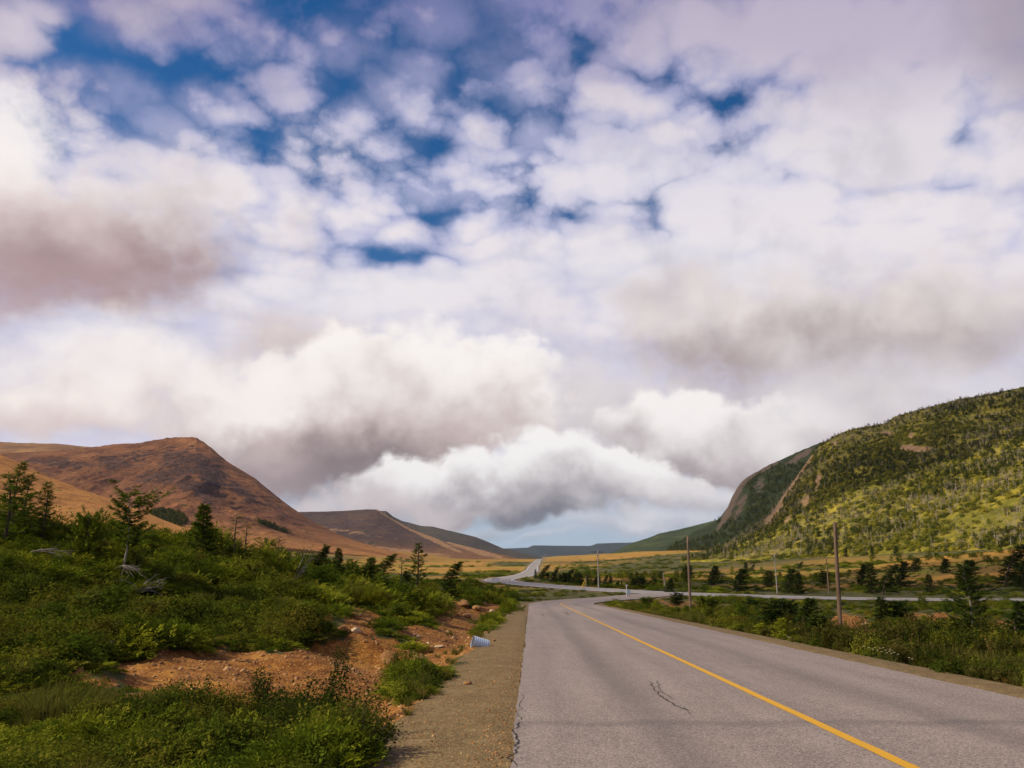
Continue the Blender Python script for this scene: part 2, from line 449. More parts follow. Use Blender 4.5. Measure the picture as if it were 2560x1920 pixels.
def hit(px, py, y0=4.0, y1=1600.0):
    """where the sight line through a point of the photograph meets the ground"""
    a, b = slope(px, py)
    ys = np.exp(np.linspace(math.log(y0), math.log(y1), 900))
    d = (EYE + b * ys) - land(a * ys, ys)
    i = np.nonzero(d < 0)[0]
    if not len(i): y = y1
    else:
        i = max(1, i[0]); t = d[i - 1] / (d[i - 1] - d[i]); y = ys[i - 1] + (ys[i] - ys[i - 1]) * t
    return Vector((a * y, y, float(land([a * y], [y])[0])))

_m = hit(735, 1418); MOUNDS.append((_m.x, _m.y + 0.5, 2.4, 0.7, 0.52))

SOIL = [(455, 1456, 255, 56, 1), (640, 1462, 190, 58, 1), (770, 1462, 110, 62, 1), (800, 1530, 95, 48, 1), (560, 1495, 190, 40, 1), (330, 1480, 70, 22, .9),
        (745, 1408, 130, 20, 1), (960, 1385, 75, 32, .9), (1005, 1335, 62, 28, .95), (925, 1428, 60, 32, .9), (785, 1340, 45, 30, .9), (775, 1372, 36, 16, .8), (830, 1390, 55, 16, .7),
        (895, 1365, 42, 14, .8), (975, 1308, 40, 12, .9), (1055, 1318, 40, 16, .8), (760, 1312, 40, 8, .8), (700, 1330, 22, 14, .7), (390, 1295, 16, 12, .9), (470, 1310, 12, 8, .8), (20, 1192, 10, 8, .8),
        (1830, 1348, 55, 20, .75), (2035, 1340, 44, 16, .8), (2190, 1358, 60, 20, .8), (1990, 1335, 40, 12, .5), (420, 1648, 120, 14, .5), (620, 1652, 60, 16, .6), (1026, 1396, 36, 26, .9), (1480, 1306, 60, 8, .5), (1390, 1300, 60, 8, .5)]
def cover(x, y, z, grow=1.0):
    """ground cover: bare orange soil, grey-brown shoulder gravel, dry golden grass"""
    px, py = to_photo(x, y, z)
    soil = np.zeros_like(px)
    wob = 1 + 0.55 * fbm(x / 1.3, y / 1.3, 4, 5) + 0.25 * fbm(x / 0.4, y / 0.4, 3, 6)
    for (a, b, ra, rb, s) in SOIL:
        d = np.sqrt(((px - a) / (ra * grow)) ** 2 + (np.where(py > b, py - b, b - py) / (rb * np.where(py > b, 1.35, 1.05) * grow)) ** 2)
        soil = np.maximum(soil, s * (1 - sstep(0.75, 1.12, d * wob)))
    soil *= (y > 2) & (y < 140)
    dl = (-0.19 + RK * y) - x; dr = x - (7.5 + RK * y)
    n = 0.22 * fbm(x / 1.1, y / 1.1, 4, 9)
    sh = np.maximum((1 - sstep(1.2, 1.8, dl - .25 * sstep(14, 7, y) + n * 1.5)) * (dl > -0.6), (1 - sstep(1.0, 1.7, dr + n * 1.5 + 0.25 * np.sin(y / 6))) * (dr > -0.6)) * (y < 112)
    D, _ = near_line(x, y, hw_c, hw_zl, 26); D2, _ = near_line(x, y, side_c, side_zl, 14)
    sh = np.maximum(sh, 1 - sstep(5.6, 7.4, D + n * 2)); sh = np.maximum(sh, (1 - sstep(4.6, 6.0, D2 + n * 2)) * (y > 90))
    gold = sstep(140, 190, y) * np.clip(0.62 + 0.9 * fbm(x / 60, y / 140, 4, 12), 0, 1)
    gold = np.maximum(gold * (1 - 0.5 * sstep(-10, 60, x)), sstep(900, 1250, y))
    gold = np.maximum(gold, .95 * sstep(25, 70, x) * sstep(135, 175, y) * (1 - sstep(330, 420, y)) * np.clip(.75 + .9 * fbm(x / 70, y / 45, 3, 13), 0, 1))
    soil = soil * (1 - sh)
    return soil, sh, gold

# ------------------------------------------------------------------ materials
def new_mat(name):
    m = bpy.data.materials.new(name); m.use_nodes = True
    T = NT(m.node_tree); T.n.clear()
    out = T.new('ShaderNodeOutputMaterial')
    return m, T, out

def principled(T, out, col, rough=0.8, bump=None, dist=0.02, strength=0.6, spec=0.3, metal=0.0):
    p = T.new('ShaderNodeBsdfPrincipled')
    T.put(p.inputs['Base Color'], col); T.put(p.inputs['Roughness'], rough); T.put(p.inputs['Metallic'], metal)
    p.inputs['Specular IOR Level'].default_value = spec
    if bump is not None:
        b = T.new('ShaderNodeBump'); b.inputs['Strength'].default_value = strength; b.inputs['Distance'].default_value = dist
        T.put(b.inputs['Height'], bump); T.put(p.inputs['Normal'], b.outputs[0])
    T.put(out.inputs[0], p.outputs[0]); return p

def foliage(name, dark, mid, light, patch=0.35, trans=0.3, rnd=0.5, dry=None, dry_amt=0.0):
    """leaf material: hue drifts from plant to plant and across the ground"""
    m, T, out = new_mat(name)
    pos = T.new('ShaderNodeNewGeometry').outputs['Position']
    r = T.new('ShaderNodeObjectInfo').outputs['Random']
    f = T.add(T.mul(r, rnd), T.mul(T.noise(pos, patch, 3, 0.6), 1 - rnd * 0.5))
    f = T.add(f, T.mul(T.sub(T.noise(pos, 9.0, 2, 0.6), 0.5), 0.35))
    c = T.cramp(f, [(0.18, dark), (0.52, mid), (0.86, light)])
    if dry is not None:
        d = T.ramp(T.add(T.noise(pos, 0.55, 4, 0.65), T.mul(T.sub(r, 0.5), 0.25)), 0.56, 0.70)
        c = T.mix(T.mul(d, dry_amt), c, dry)
    df = T.new('ShaderNodeBsdfDiffuse'); T.put(df.inputs[0], c)
    tr = T.new('ShaderNodeBsdfTranslucent'); T.put(tr.inputs[0], T.mix(0.5, c, (0.10, 0.14, 0.01)))
    mx = T.new('ShaderNodeMixShader'); mx.inputs[0].default_value = trans
    T.put(mx.inputs[1], df.outputs[0]); T.put(mx.inputs[2], tr.outputs[0])
    T.put(out.inputs[0], mx.outputs[0]); return m

# ground
M_ground, T, out = new_mat('ground')
pos = T.new('ShaderNodeNewGeometry').outputs['Position']
att = T.new('ShaderNodeAttribute', attribute_name='cover'); cr, cg, cb = T.xyz(att.outputs['Color'])
n_f = T.noise(pos, 26.0, 4, 0.7); n_m = T.noise(pos, 2.2, 5, 0.65); n_l = T.noise(pos, 0.16, 5, 0.6)
streak = T.noise(T.v('MULTIPLY', pos, (0.011, 0.055, 0.05)), 1.0, 5, 0.6)
green = T.cramp(T.add(T.mul(n_m, 0.6), T.mul(n_l, 0.4)), [(0.3, (0.028, 0.034, 0.010)), (0.5, (0.060, 0.062, 0.016)), (0.7, (0.13, 0.095, 0.028))])
golds = T.cramp(T.add(T.add(T.mul(streak, 0.58), T.mul(T.noise(T.v('MULTIPLY', pos, (0.06, 0.22, 0.2)), 1.0, 5, 0.65), 0.27)), T.mul(n_m, 0.15)), [(0.30, (0.10, 0.11, 0.014)), (0.40, (0.24, 0.26, 0.020)), (0.47, (0.22, 0.125, 0.022)), (0.55, (0.34, 0.17, 0.026)), (0.63, (0.50, 0.31, 0.05)), (0.74, (0.26, 0.29, 0.024))])
vs = T.voro(pos, 17.0, 'F1'); vs2 = T.voro(pos, 44.0, 'F1')
stone_id = T.voro(pos, 17.0, 'F1', out='Color'); sid = T.xyz(stone_id)[0]
soilc = T.cramp(T.add(T.mul(n_m, 0.7), T.mul(n_l, 0.3)), [(0.36, (0.085, 0.029, 0.007)), (0.50, (0.215, 0.086, 0.017)), (0.64, (0.36, 0.172, 0.034))])
soilc = T.mix(T.mul(T.ramp(vs, 0.40, 0.18), T.ramp(sid, 0.35, 0.9)), soilc, (0.58, 0.34, 0.10))
shc = T.cramp(T.add(T.mul(n_f, 0.55), T.mul(n_m, 0.45)), [(0.34, (0.070, 0.047, 0.018)), (0.5, (0.150, 0.102, 0.042)), (0.66, (0.24, 0.172, 0.080))])
shc = T.mix(T.mul(T.ramp(vs2, 0.30, 0.12), 0.35), shc, (0.26, 0.22, 0.17))
gm = T.mix(T.ramp(T.add(cb, T.mul(T.sub(n_m, 0.5), 0.5)), 0.25, 0.65), green, golds)
gm = T.mix(T.ramp(T.add(cr, T.mul(T.sub(n_m, 0.5), 0.5)), 0.35, 0.6), gm, soilc)
gm = T.mix(T.ramp(T.add(cg, T.mul(T.sub(n_f, 0.5), 0.6)), 0.35, 0.65), gm, shc)
vs3 = T.voro(pos, 62.0, 'F1', out='Color')
gm = T.mix(T.mul(T.ramp(T.xyz(vs3)[0], .70, 1.0), T.mul(cg, .55)), gm, (0.40, 0.31, 0.17))
gm = T.mix(T.mul(T.ramp(T.xyz(vs3)[0], .28, .02), T.mul(cg, .60)), gm, (0.05, 0.036, 0.018))
principled(T, out, gm, 0.95, T.add(T.mul(T.sub(0.5, vs), T.mul(cr, 0.7)), T.mul(n_f, 0.5)), dist=0.03, strength=0.8, spec=0.15)

# ------------------------------------------------------------------ ground sheet, finer towards the camera, out to the horizon
def build_ground():
    az = np.concatenate([np.arange(-44, 44, 0.16), np.arange(44, 316, 3.0)])
    az = np.radians(az); na = len(az)
    rr = np.concatenate([[1.2], np.exp(np.linspace(math.log(1.8), math.log(16000), 640))]); nr = len(rr)
    A, Rr = np.meshgrid(az, rr)
    x = (Rr * np.sin(A)).ravel(); y = (Rr * np.cos(A)).ravel()
    z = land(x, y)
    V = np.stack([x, y, z], 1)
    i = np.arange(nr - 1)[:, None] * na; j = np.arange(na)[None]; j2 = (j + 1) % na
    Q = np.stack([i + j, i + j2, i + na + j2, i + na + j], -1).reshape(-1, 4)[:, ::-1]
    me = fast_mesh('ground', V, Q, M_ground, True)
    c = me.color_attributes.new('cover', 'FLOAT_COLOR', 'POINT')
    s, g, b = cover(x, y, z)
    c.data.foreach_set('color', np.stack([s, g, b, np.ones_like(s)], 1).astype(np.float32).ravel())
    # close the sheet under the camera
    bm = bmesh.new(); bm.from_mesh(me); bm.verts.ensure_lookup_table()
    bm.faces.new([bm.verts[k] for k in range(na)]); bm.to_mesh(me); bm.free()
    return tag(obj('ground', me), kind='structure')
ground = build_ground()

# ------------------------------------------------------------------ roads
def asphalt(name, lo, mid, hi, wheel=True, line=None):
    m, T, out = new_mat(name)
    pos = T.new('ShaderNodeNewGeometry').outputs['Position']
    uv = T.new('ShaderNodeUVMap', uv_map='road').outputs[0]; u, v, _ = T.xyz(uv)
    grit = T.noise(pos, 95.0, 3, 0.75); n1 = T.noise(pos, 1.3, 5, 0.65); n2 = T.noise(T.vec(T.mul(u, 1.4), T.mul(v, 0.07), 0.0), 1.0, 4, 0.6)
    n0 = T.noise(pos, 9.0, 4, 0.7)
    f = T.add(T.add(T.mul(grit, 0.40), T.add(T.mul(n1, 0.20), T.mul(n0, 0.14))), T.mul(n2, 0.36))
    c = T.cramp(f, [(0.36, lo), (0.5, mid), (0.64, hi)])
    ag = T.voro(pos, 70.0, 'F1', out='Color'); a = T.xyz(ag)[0]
    c = T.mix(T.mul(T.ramp(a, 0.70, 0.97), 0.70), c, (0.44, 0.38, 0.33))
    c = T.mix(T.mul(T.ramp(a, 0.32, 0.03), 0.72), c, (0.045, 0.042, 0.042))
    if wheel:                                       # oil-darkened lane middles, polished wheel tracks
        for uc, wd, k in ((1.75, .55, .30), (5.55, .65, .26)):
            c = T.mix(T.mul(T.ramp(T.m('ABSOLUTE', T.sub(u, T.add(uc, T.mul(T.sub(n2, .5), .6)))), wd, 0.0), k), c, (0.07, 0.062, 0.062))
        for (v0, tilt, wdt, k) in ((40.5, -0.05, .35, .34), (17.6, .06, .25, .12), (66.0, 0.03, .6, .22)):   # worn patch joints across the lanes
            d = T.m('ABSOLUTE', T.sub(T.add(v, T.mul(u, tilt)), T.add(v0, T.mul(T.sub(n1, .5), .9))))
            c = T.mix(T.mul(T.ramp(d, wdt, 0.0), k), c, (0.05, 0.046, 0.048))
    principled(T, out, c, T.add(0.72, T.mul(n1, 0.15)), T.add(grit, T.mul(a, 0.5)), dist=0.006, strength=0.55, spec=0.35)
    return m
M_side = asphalt('side_road_asphalt', (0.134, 0.109, 0.097), (0.200, 0.163, 0.144), (0.284, 0.236, 0.210))
M_hw = asphalt('highway_asphalt', (0.13, 0.13, 0.135), (0.19, 0.19, 0.195), (0.26, 0.26, 0.265), wheel=False)

def strip(line, zl, offs, lift, name, mat, jag=None):
    """a sheet following a centre line between lateral offsets (right positive)"""
    d = np.gradient(line, axis=0); d /= np.linalg.norm(d, axis=1)[:, None]
    nrm = np.stack([d[:, 1], -d[:, 0]], 1)
    s = np.concatenate([[0], np.cumsum(np.linalg.norm(np.diff(line, axis=0), axis=1))])
    no = len(offs); V = []; UV = []
    for k, o in enumerate(offs):
        oo = np.full(len(line), o, float)
        if jag is not None and k in jag: oo = oo + jag[k](s)
        p = line + nrm * oo[:, None]
        crown = -0.02 * abs(o) if abs(o) < 9 else 0
        V.append(np.stack([p[:, 0], p[:, 1], zl + lift + crown * 0], 1)); UV.append(np.stack([np.full(len(line), o - offs[0]), s], 1))
    V = np.stack(V, 1).reshape(-1, 3); UV = np.stack(UV, 1).reshape(-1, 2)
    n = len(line); i = (np.arange(n - 1) * no)[:, None]; j = np.arange(no - 1)[None]
    Q = np.stack([i + j, i + j + 1, i + no + j + 1, i + no + j], -1).reshape(-1, 4)
    me = fast_mesh(name, V, Q, mat)
    uv = me.uv_layers.new(name='road')
    uv.data.foreach_set('uv', UV[Q.ravel()].astype(np.float32).ravel())
    return tag(obj(name, me), kind='structure')

def dense(line, zl, step):
    s = np.concatenate([[0], np.cumsum(np.linalg.norm(np.diff(line, axis=0), axis=1))])
    q = np.arange(0, s[-1], step)
    return np.stack([np.interp(q, s, line[:, 0]), np.interp(q, s, line[:, 1])], 1), np.interp(q, s, zl)

sd, sdz = dense(side_c, side_zl, 0.12)
edge_l = lambda s: 0.035 * fbm(s / 0.35, s * 0 + 2.5, 4, 71) + 0.05 * fbm(s / 2.4, s * 0 + .5, 3, 72)
edge_r = lambda s: 0.05 * fbm(s / 0.5, s * 0 + 6.5, 4, 73) + 0.12 * fbm(s / 4.0, s * 0 + 9.5, 3, 74)
side_road = strip(sd, sdz, [-3.845, -2.6, -0.2, 2.2, 3.845], 0.0, 'side_road', M_side, {0: edge_l, 4: edge_r})
hd, hdz = dense(hw_c, hw_zl, 1.5)
highway = strip(hd, hdz, [-4.8, -2, 0, 2, 4.8], 0.004, 'highway', M_hw)

def paint(name, c, wear=0.5):
    m, T, out = new_mat(name)
    pos = T.new('ShaderNodeNewGeometry').outputs['Position']
    n = T.noise(pos, 60.0, 4, 0.75); n2 = T.noise(pos, 3.0, 3, 0.6)
    k = T.ramp(T.add(T.mul(n, 0.7), T.mul(n2, 0.3)), 0.60, 0.75)
    col_ = T.mix(T.mul(k, wear), T.mix(n2, [q * 0.85 for q in c], c), (0.15, 0.13, 0.12))
    principled(T, out, col_, 0.7, n, dist=0.004, strength=0.4); return m
M_yel = paint('worn_yellow_paint', (0.60, 0.325, 0.010), .75); M_wht = paint('white_paint', (0.78, 0.78, 0.76), 0.2)
cl = (sd[:, 1] < 112)
jg = lambda s: 0.012 * fbm(s / 0.6, s * 0 + 1.5, 3, 75)
yl = strip(sd[cl], sdz[cl], [-0.185, -0.045], 0.005, 'centre_line', M_yel, {0: jg, 1: jg})
eu = (hd[:, 1] > -50) & (hd[:, 1] < 1420)
# white edge lines, with the near one open where the side road joins
gap = np.hypot(hd[:, 0] - 27, hd[:, 1] - 143) > 9
for s0, s1, nm in ((-4.0, -3.78, 'edge_line'), (3.78, 4.0, 'edge_line')):
    strip(hd[eu], hdz[eu], [s0, s1], 0.009, nm, M_wht)
strip(hd[eu], hdz[eu], [-0.08, 0.08], 0.009, 'centre_line', M_yel)

# cracks in the side road
M_crack, T, out = new_mat('road_crack')
principled(T, out, T.mix(T.noise(None, 40, 2), (0.012, 0.011, 0.011), (0.035, 0.03, 0.028)), 0.95)
def crack(pts, w, seed, wander=0.05, branches=0, parallel=None):
    V = []; Fc = []
    rr = random.Random(seed)
    def run(P, w0):
        ln = []
        for (a, b) in zip(P[:-1], P[1:]):
            n = max(2, int((Vector(b) - Vector(a)).length / 0.035))
            for k in range(n):
                t = k / n; ln.append((a[0] + (b[0] - a[0]) * t, a[1] + (b[1] - a[1]) * t))
        ln = np.array(ln); k = np.arange(len(ln))
        off = wander * (fbm(k / 9.0, k * 0 + seed, 4, seed) * 1.2); off2 = wander * fbm(k / 7.0, k * 0 + seed + 5, 4, seed + 3)
        ln = ln + np.stack([off, off2], 1)
        d = np.gradient(ln, axis=0); d /= np.linalg.norm(d, axis=1)[:, None] + 1e-9; nr = np.stack([d[:, 1], -d[:, 0]], 1)
        wd = w0 * (0.45 + 0.9 * np.abs(fbm(k / 5.0, k * 0 + 3, 3, seed + 9))) * np.minimum(1, np.minimum(k, len(k) - 1 - k) / 6 + 0.1)
        b0 = len(V)
        for p, q, ww in zip(ln, nr, wd):
            for s in (-1, 1):
                xx, yy_ = p + q * ww * s; V.append((xx, yy_, float(side_zz(np.array([xx]), np.array([yy_]))[0]) + 0.004))
        for m in range(len(ln) - 1): Fc.append((b0 + 2 * m, b0 + 2 * m + 1, b0 + 2 * m + 3, b0 + 2 * m + 2))
        return ln
    ln = run(pts, w)
    for _ in range(branches):
        m = rr.randrange(len(ln) - 4); a = ln[m]; ang = rr.uniform(0, 6.28); L = rr.uniform(.08, .25)
        run([tuple(a), (a[0] + L * math.cos(ang), a[1] + L * math.sin(ang))], w * 0.6)
    return V, Fc
def on_road(px, py):
    a, b = slope(px, py); y = EYE / (-0.0371 - b); return (a * y, y)
def add_crack(name, parts):
    V = []; Fc = []
    for p in parts:
        v, f = crack(*p); b = len(V); V += v; Fc += [tuple(b + i for i in q) for q in f]
    tag(obj(name, mesh_from(name, V, Fc, M_crack)), kind='structure')
add_crack('road_crack', [([on_road(1404, 1472), on_road(1422, 1496), on_road(1450, 1520), on_road(1490, 1537)], .018, 5, .06, 18), ([on_road(1416, 1470), on_road(1432, 1494), on_road(1452, 1512)], .011, 8, .06, 10), ([on_road(1478, 1528), on_road(1502, 1548)], .008, 9, .04, 2)])
add_crack('road_crack', [([on_road(1119, 1560 + 0), on_road(1112, 1590), on_road(1116, 1625), on_road(1112, 1658)], .017, 15, .09, 16), ([on_road(1128, 1500), on_road(1122, 1530), on_road(1124, 1560)], .009, 17, .07, 5)])
add_crack('road_crack', [([on_road(1171, 1326), on_road(1200, 1325), on_road(1226, 1324)], .05, 25, .05, 0), ([on_road(1171, 1326.5), on_road(1173, 1331)], .03, 26, .03, 0), ([on_road(1222, 1322), on_road(1228, 1328)], .05, 27, .03, 0)])
# ------------------------------------------------------------------ hills and mountains
def hill_grid(crest, base, n_col, n_row, p=1.25, back=(900, 0.35), rough=6.0, seed=0, gully=0.0, crest_noise=1.0, feat=None):
    """crest and base: (photo x, photo y, distance). The face runs from base to crest; behind the crest the top runs on and falls away."""
    c = np.array(crest, float); b = np.array(base, float)
    px = np.linspace(c[0, 0], c[-1, 0], n_col)
    cy = np.interp(px, c[:, 0], c[:, 1]); cY = np.interp(px, c[:, 0], c[:, 2])
    by = np.interp(px, b[:, 0], b[:, 1]); bY = np.interp(px, b[:, 0], b[:, 2])
    ca, cb = slope(px, cy); ba, bb = slope(px, by)
    C = np.stack([ca * cY, cY, EYE + cb * cY], 1); B = np.stack([ba * bY, bY, EYE + bb * bY], 1)
    C[:, 2] = np.maximum(C[:, 2], B[:, 2] + 0.3)
    rows = []
    T_ = np.linspace(0, 1, n_row)
    k = np.arange(n_col) / n_col
    rows.append(np.stack([B[:, 0] * 0.985, B[:, 1] * 0.985, B[:, 2] - 14], 1))
    w_ = max(3, n_col // 14); ker = np.hanning(2 * w_ + 1); ker /= ker.sum()
    Cs = np.stack([np.convolve(np.pad(C[:, q], w_, mode='edge'), ker, mode='valid') for q in range(3)], 1)
    Cs[:, 2] = np.maximum(Cs[:, 2], B[:, 2] + 0.3)
    for t in T_:
        Ct = Cs + (C - Cs) * t ** 4
        h = (Ct[:, 2] - B[:, 2])
        P_ = B + (Ct - B) * t
        f = t ** p
        P_[:, 2] = B[:, 2] + h * f
        rows.append(P_)
    V = np.stack(rows[1:], 0)
    # rockiness: displaced along the slope normal, gentle at the crest so that the skyline stays where it is
    g0, g1 = np.gradient(V, axis=0), np.gradient(V, axis=1)
    N = np.cross(g1, g0); N /= np.linalg.norm(N, axis=2)[..., None] + 1e-9
    N[N[..., 2] < 0] *= -1
    env = (np.sin(np.pi * np.clip(T_, 0, 1)) ** 0.7)[:, None] * np.clip((C[:, 2] - B[:, 2]) / (12 * max(rough, .1)), 0, 1)[None]
    X, Y, Z = V[..., 0], V[..., 1], V[..., 2]
    S = feat or 22.0 * max(rough, .5)
    d = rough * (fbm(X / S, (Y + Z) / S, 6, seed) + 0.7 * ridged(X / (S * .8), (Y * .6 + Z) / (S * 1.1), 5, seed + 7))
    if gully: d = d - gully * np.clip(ridged((X + 0.35 * Z) / (S * 1.2), Y / (S * 7), 4, seed + 19), 0, 2)
    V = V + N * (d * env)[..., None]
    cn = crest_noise * fbm(px / 9.0, px * 0 + seed, 4, seed + 3) * (C[:, 2] - B[:, 2]) * 0.006
    V[-1, :, 2] += cn
    out = [rows[0]] + [V[i] for i in range(n_row)]
    bk, drop = back
    hh = C[:, 2] - B[:, 2]
    dirs = C[:, :2] / np.linalg.norm(C[:, :2], axis=1)[:, None]
    for f, dz in ((0.08, 0.02), (0.4, 0.12), (1.0, 0.55), (1.7, 1.1)):
        q = C.copy(); q[:, :2] += dirs * bk * f; q[:, 2] = C[:, 2] - hh * dz * drop - (20 if f > 1.6 else 0) * 1.0
        if f > 1.6: q[:, 2] = -20
        out.append(q)
    return np.stack(out, 0)

def rock_or_sunlit_mask(V, spots, wob=.5):
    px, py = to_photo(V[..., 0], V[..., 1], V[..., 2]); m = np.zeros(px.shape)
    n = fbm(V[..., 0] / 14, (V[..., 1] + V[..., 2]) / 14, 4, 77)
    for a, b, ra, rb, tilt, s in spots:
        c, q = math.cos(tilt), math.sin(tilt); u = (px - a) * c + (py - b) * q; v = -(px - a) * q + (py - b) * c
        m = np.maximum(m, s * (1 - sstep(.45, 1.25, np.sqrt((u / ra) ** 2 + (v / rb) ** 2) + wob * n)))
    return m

def hill_mesh(name, V, mat, kind='structure', rocks_or_sunlit=None):
    nr, nc, _ = V.shape
    i = (np.arange(nr - 1) * nc)[:, None]; j = np.arange(nc - 1)[None]
    Q = np.stack([i + j, i + j + 1, i + nc + j + 1, i + nc + j], -1).reshape(-1, 4)
    me = fast_mesh(name, V.reshape(-1, 3), Q, mat, True)
    if rocks_or_sunlit:
        c = me.color_attributes.new('rock', 'FLOAT_COLOR', 'POINT'); r = rock_or_sunlit_mask(V, rocks_or_sunlit).ravel()  # rock cover, except on the brown hill, where it marks a painted sunlit streak
        c.data.foreach_set('color', np.stack([r, r, r, np.ones_like(r)], 1).astype(np.float32).ravel())
    return tag(obj(name, me), kind=kind)

def rock_slope(name, scale, cols, rock, veg=None, veg_bias=0.5, streak=(1, 1, 1), bump_d=3.0, low=None, st=(0.72, 0.52), outcrop_or_sunlit=None):
    m, T, out = new_mat(name)
    g = T.new('ShaderNodeNewGeometry'); pos = g.outputs['Position']; nz = T.xyz(g.outputs['Normal'])[2]; hz = T.xyz(pos)[2]
    p = T.v('SCALE', pos, scale=scale)
    n1 = T.noise(p, 1.0, 7, 0.62); n2 = T.noise(p, 7.0, 6, 0.68); n3 = T.noise(T.v('MULTIPLY', p, streak), 2.0, 6, 0.6)
    c = T.cramp(T.add(T.add(T.mul(n1, 0.4), T.mul(n3, 0.35)), T.mul(n2, 0.25)), cols)
    steep = T.ramp(T.add(nz, T.mul(T.sub(n2, 0.5), 0.45)), st[0], st[1])
    c = T.mix(T.mul(steep, T.ramp(n2, 0.35, 0.6, 0.3, 1.0)), c, rock)
    if veg is not None:
        c = T.mix(T.ramp(T.add(n3, T.mul(T.sub(n2, .5), .5)), veg_bias, veg_bias + 0.08), c, veg)
    if low is not None:                              # grass on the gentler foot of the slope
        z0, z1, lc = low
        c = T.mix(T.ramp(T.add(hz, T.mul(T.sub(n1, 0.5), (z1 - z0) * 1.6)), z1, z0), c, lc)
    if outcrop_or_sunlit is not None:
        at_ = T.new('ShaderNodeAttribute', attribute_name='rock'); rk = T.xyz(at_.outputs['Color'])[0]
        c = T.mix(T.ramp(T.add(rk, T.mul(T.sub(T.add(T.mul(n2, .6), T.mul(n3, .4)), .5), 2.2)), .42, .58), c, T.cramp(T.noise(T.v('MULTIPLY', pos, (.22, .22, .05)), 1.0, 6, .7), [(.3, [q * .35 for q in outcrop_or_sunlit]), (.5, outcrop_or_sunlit), (.7, [min(.8, q * 1.5) for q in outcrop_or_sunlit])]))
    principled(T, out, c, 0.95, T.add(n2, T.mul(n1, 0.6)), dist=bump_d * 1.6, strength=1.0, spec=0.1)
    return m

M_mtn = rock_slope('bare_mountain', 0.012, [(0.38, (0.110, 0.050, 0.030)), (0.50, (0.22, 0.096, 0.046)), (0.60, (0.37, 0.165, 0.064))], (0.075, 0.044, 0.036), veg=(0.085, 0.072, 0.022), veg_bias=0.60, streak=(2.5, 2.5, 0.5), bump_d=6.0, outcrop_or_sunlit=(0.082, 0.046, 0.036),
                   low=(2, 55, (0.40, 0.185, 0.058)), st=(0.90, 0.74))
M_tongue = rock_slope('grassy_slope', 0.05, [(0.36, (0.20, 0.088, 0.030)), (0.50, (0.36, 0.165, 0.046)), (0.64, (0.50, 0.25, 0.065))], (0.16, 0.08, 0.04), veg=(0.13, 0.105, 0.028), veg_bias=0.60, bump_d=1.0, low=(2, 30, (0.56, 0.29, 0.065)))
M_plat = rock_slope('plateau', 0.008, [(0.36, (0.13, 0.065, 0.035)), (0.50, (0.21, 0.11, 0.045)), (0.64, (0.32, 0.18, 0.06))], (0.11, 0.06, 0.04), bump_d=4.0)
M_hill2 = rock_slope('brown_hill', 0.006, [(0.36, (0.038, 0.026, 0.027)), (0.50, (0.072, 0.044, 0.038)), (0.64, (0.125, 0.070, 0.045))], (0.06, 0.045, 0.045), veg=(0.055, 0.05, 0.03), veg_bias=0.58, bump_d=8.0, outcrop_or_sunlit=(0.30, 0.175, 0.085), low=(5, 50, (0.17, 0.085, 0.040)))  # cloud shade is in the dark base colours; the sandy tone paints a sunlit streak
M_hill3 = rock_slope('dark_hill', 0.006, [(0.36, (0.040, 0.036, 0.036)), (0.50, (0.070, 0.056, 0.046)), (0.64, (0.115, 0.080, 0.052))], (0.05, 0.045, 0.048), veg=(0.040, 0.050, 0.030), veg_bias=0.52, bump_d=8.0)  # dark base colours stand in for cloud shade on this hill
M_far = rock_slope('wooded_far_hill', 0.003, [(0.36, (0.014, 0.026, 0.030)), (0.50, (0.022, 0.036, 0.040)), (0.64, (0.032, 0.046, 0.044))], (0.03, 0.035, 0.04), bump_d=12.0)
M_rfar = rock_slope('wooded_hill', 0.01, [(0.36, (0.018, 0.032, 0.012)), (0.50, (0.034, 0.052, 0.016)), (0.64, (0.075, 0.085, 0.026))], (0.06, 0.05, 0.035), veg=(0.15, 0.13, 0.05), veg_bias=0.62, bump_d=6.0)
M_rsh = rock_slope('cliff_hill', 0.016, [(0.36, (0.014, 0.024, 0.010)), (0.50, (0.026, 0.040, 0.013)), (0.64, (0.058, 0.062, 0.022))], (0.055, 0.046, 0.036), bump_d=7.0, outcrop_or_sunlit=(0.105, 0.076, 0.060))  # greens kept darker in place of a cloud shadow on this shoulder
M_rmain = rock_slope('scrub_hillside', 0.03, [(0.34, (0.075, 0.080, 0.014)), (0.48, (0.19, 0.175, 0.024)), (0.62, (0.44, 0.35, 0.036))], (0.26, 0.165, 0.105), veg=(0.055, 0.07, 0.016), veg_bias=0.58, bump_d=2.5, outcrop_or_sunlit=(0.40, 0.25, 0.13))

# bare reddish mountain on the left with its rounded shoulder
LM = [(-700, 995, 1500), (-300, 985, 1520), (0, 979, 1550), (100, 975, 1580), (200, 966, 1600), (250, 959.5, 1610), (300, 957, 1610), (360, 946, 1600), (400, 944, 1590), (425, 945, 1580), (435, 952, 1575), (457, 967, 1560),
      (487, 994, 1540), (512, 1009.5, 1520), (553, 1034.5, 1480), (608, 1080, 1420), (643, 1105, 1380), (678, 1127.5, 1340), (723, 1150, 1300), (765, 1167, 1260), (803, 1180, 1230), (865, 1195, 1180), (905, 1207, 1150)]
LMb = [(-700, 1120, 760), (0, 1130, 780), (300, 1150, 800), (450, 1165, 780), (600, 1182, 800), (750, 1197, 900), (865, 1206, 1040), (905, 1211, 1120)]
V_lm = hill_grid(LM, LMb, 640, 240, p=1.18, rough=15.0, seed=3, gully=13.0, feat=150.0, back=(900, 0.3))
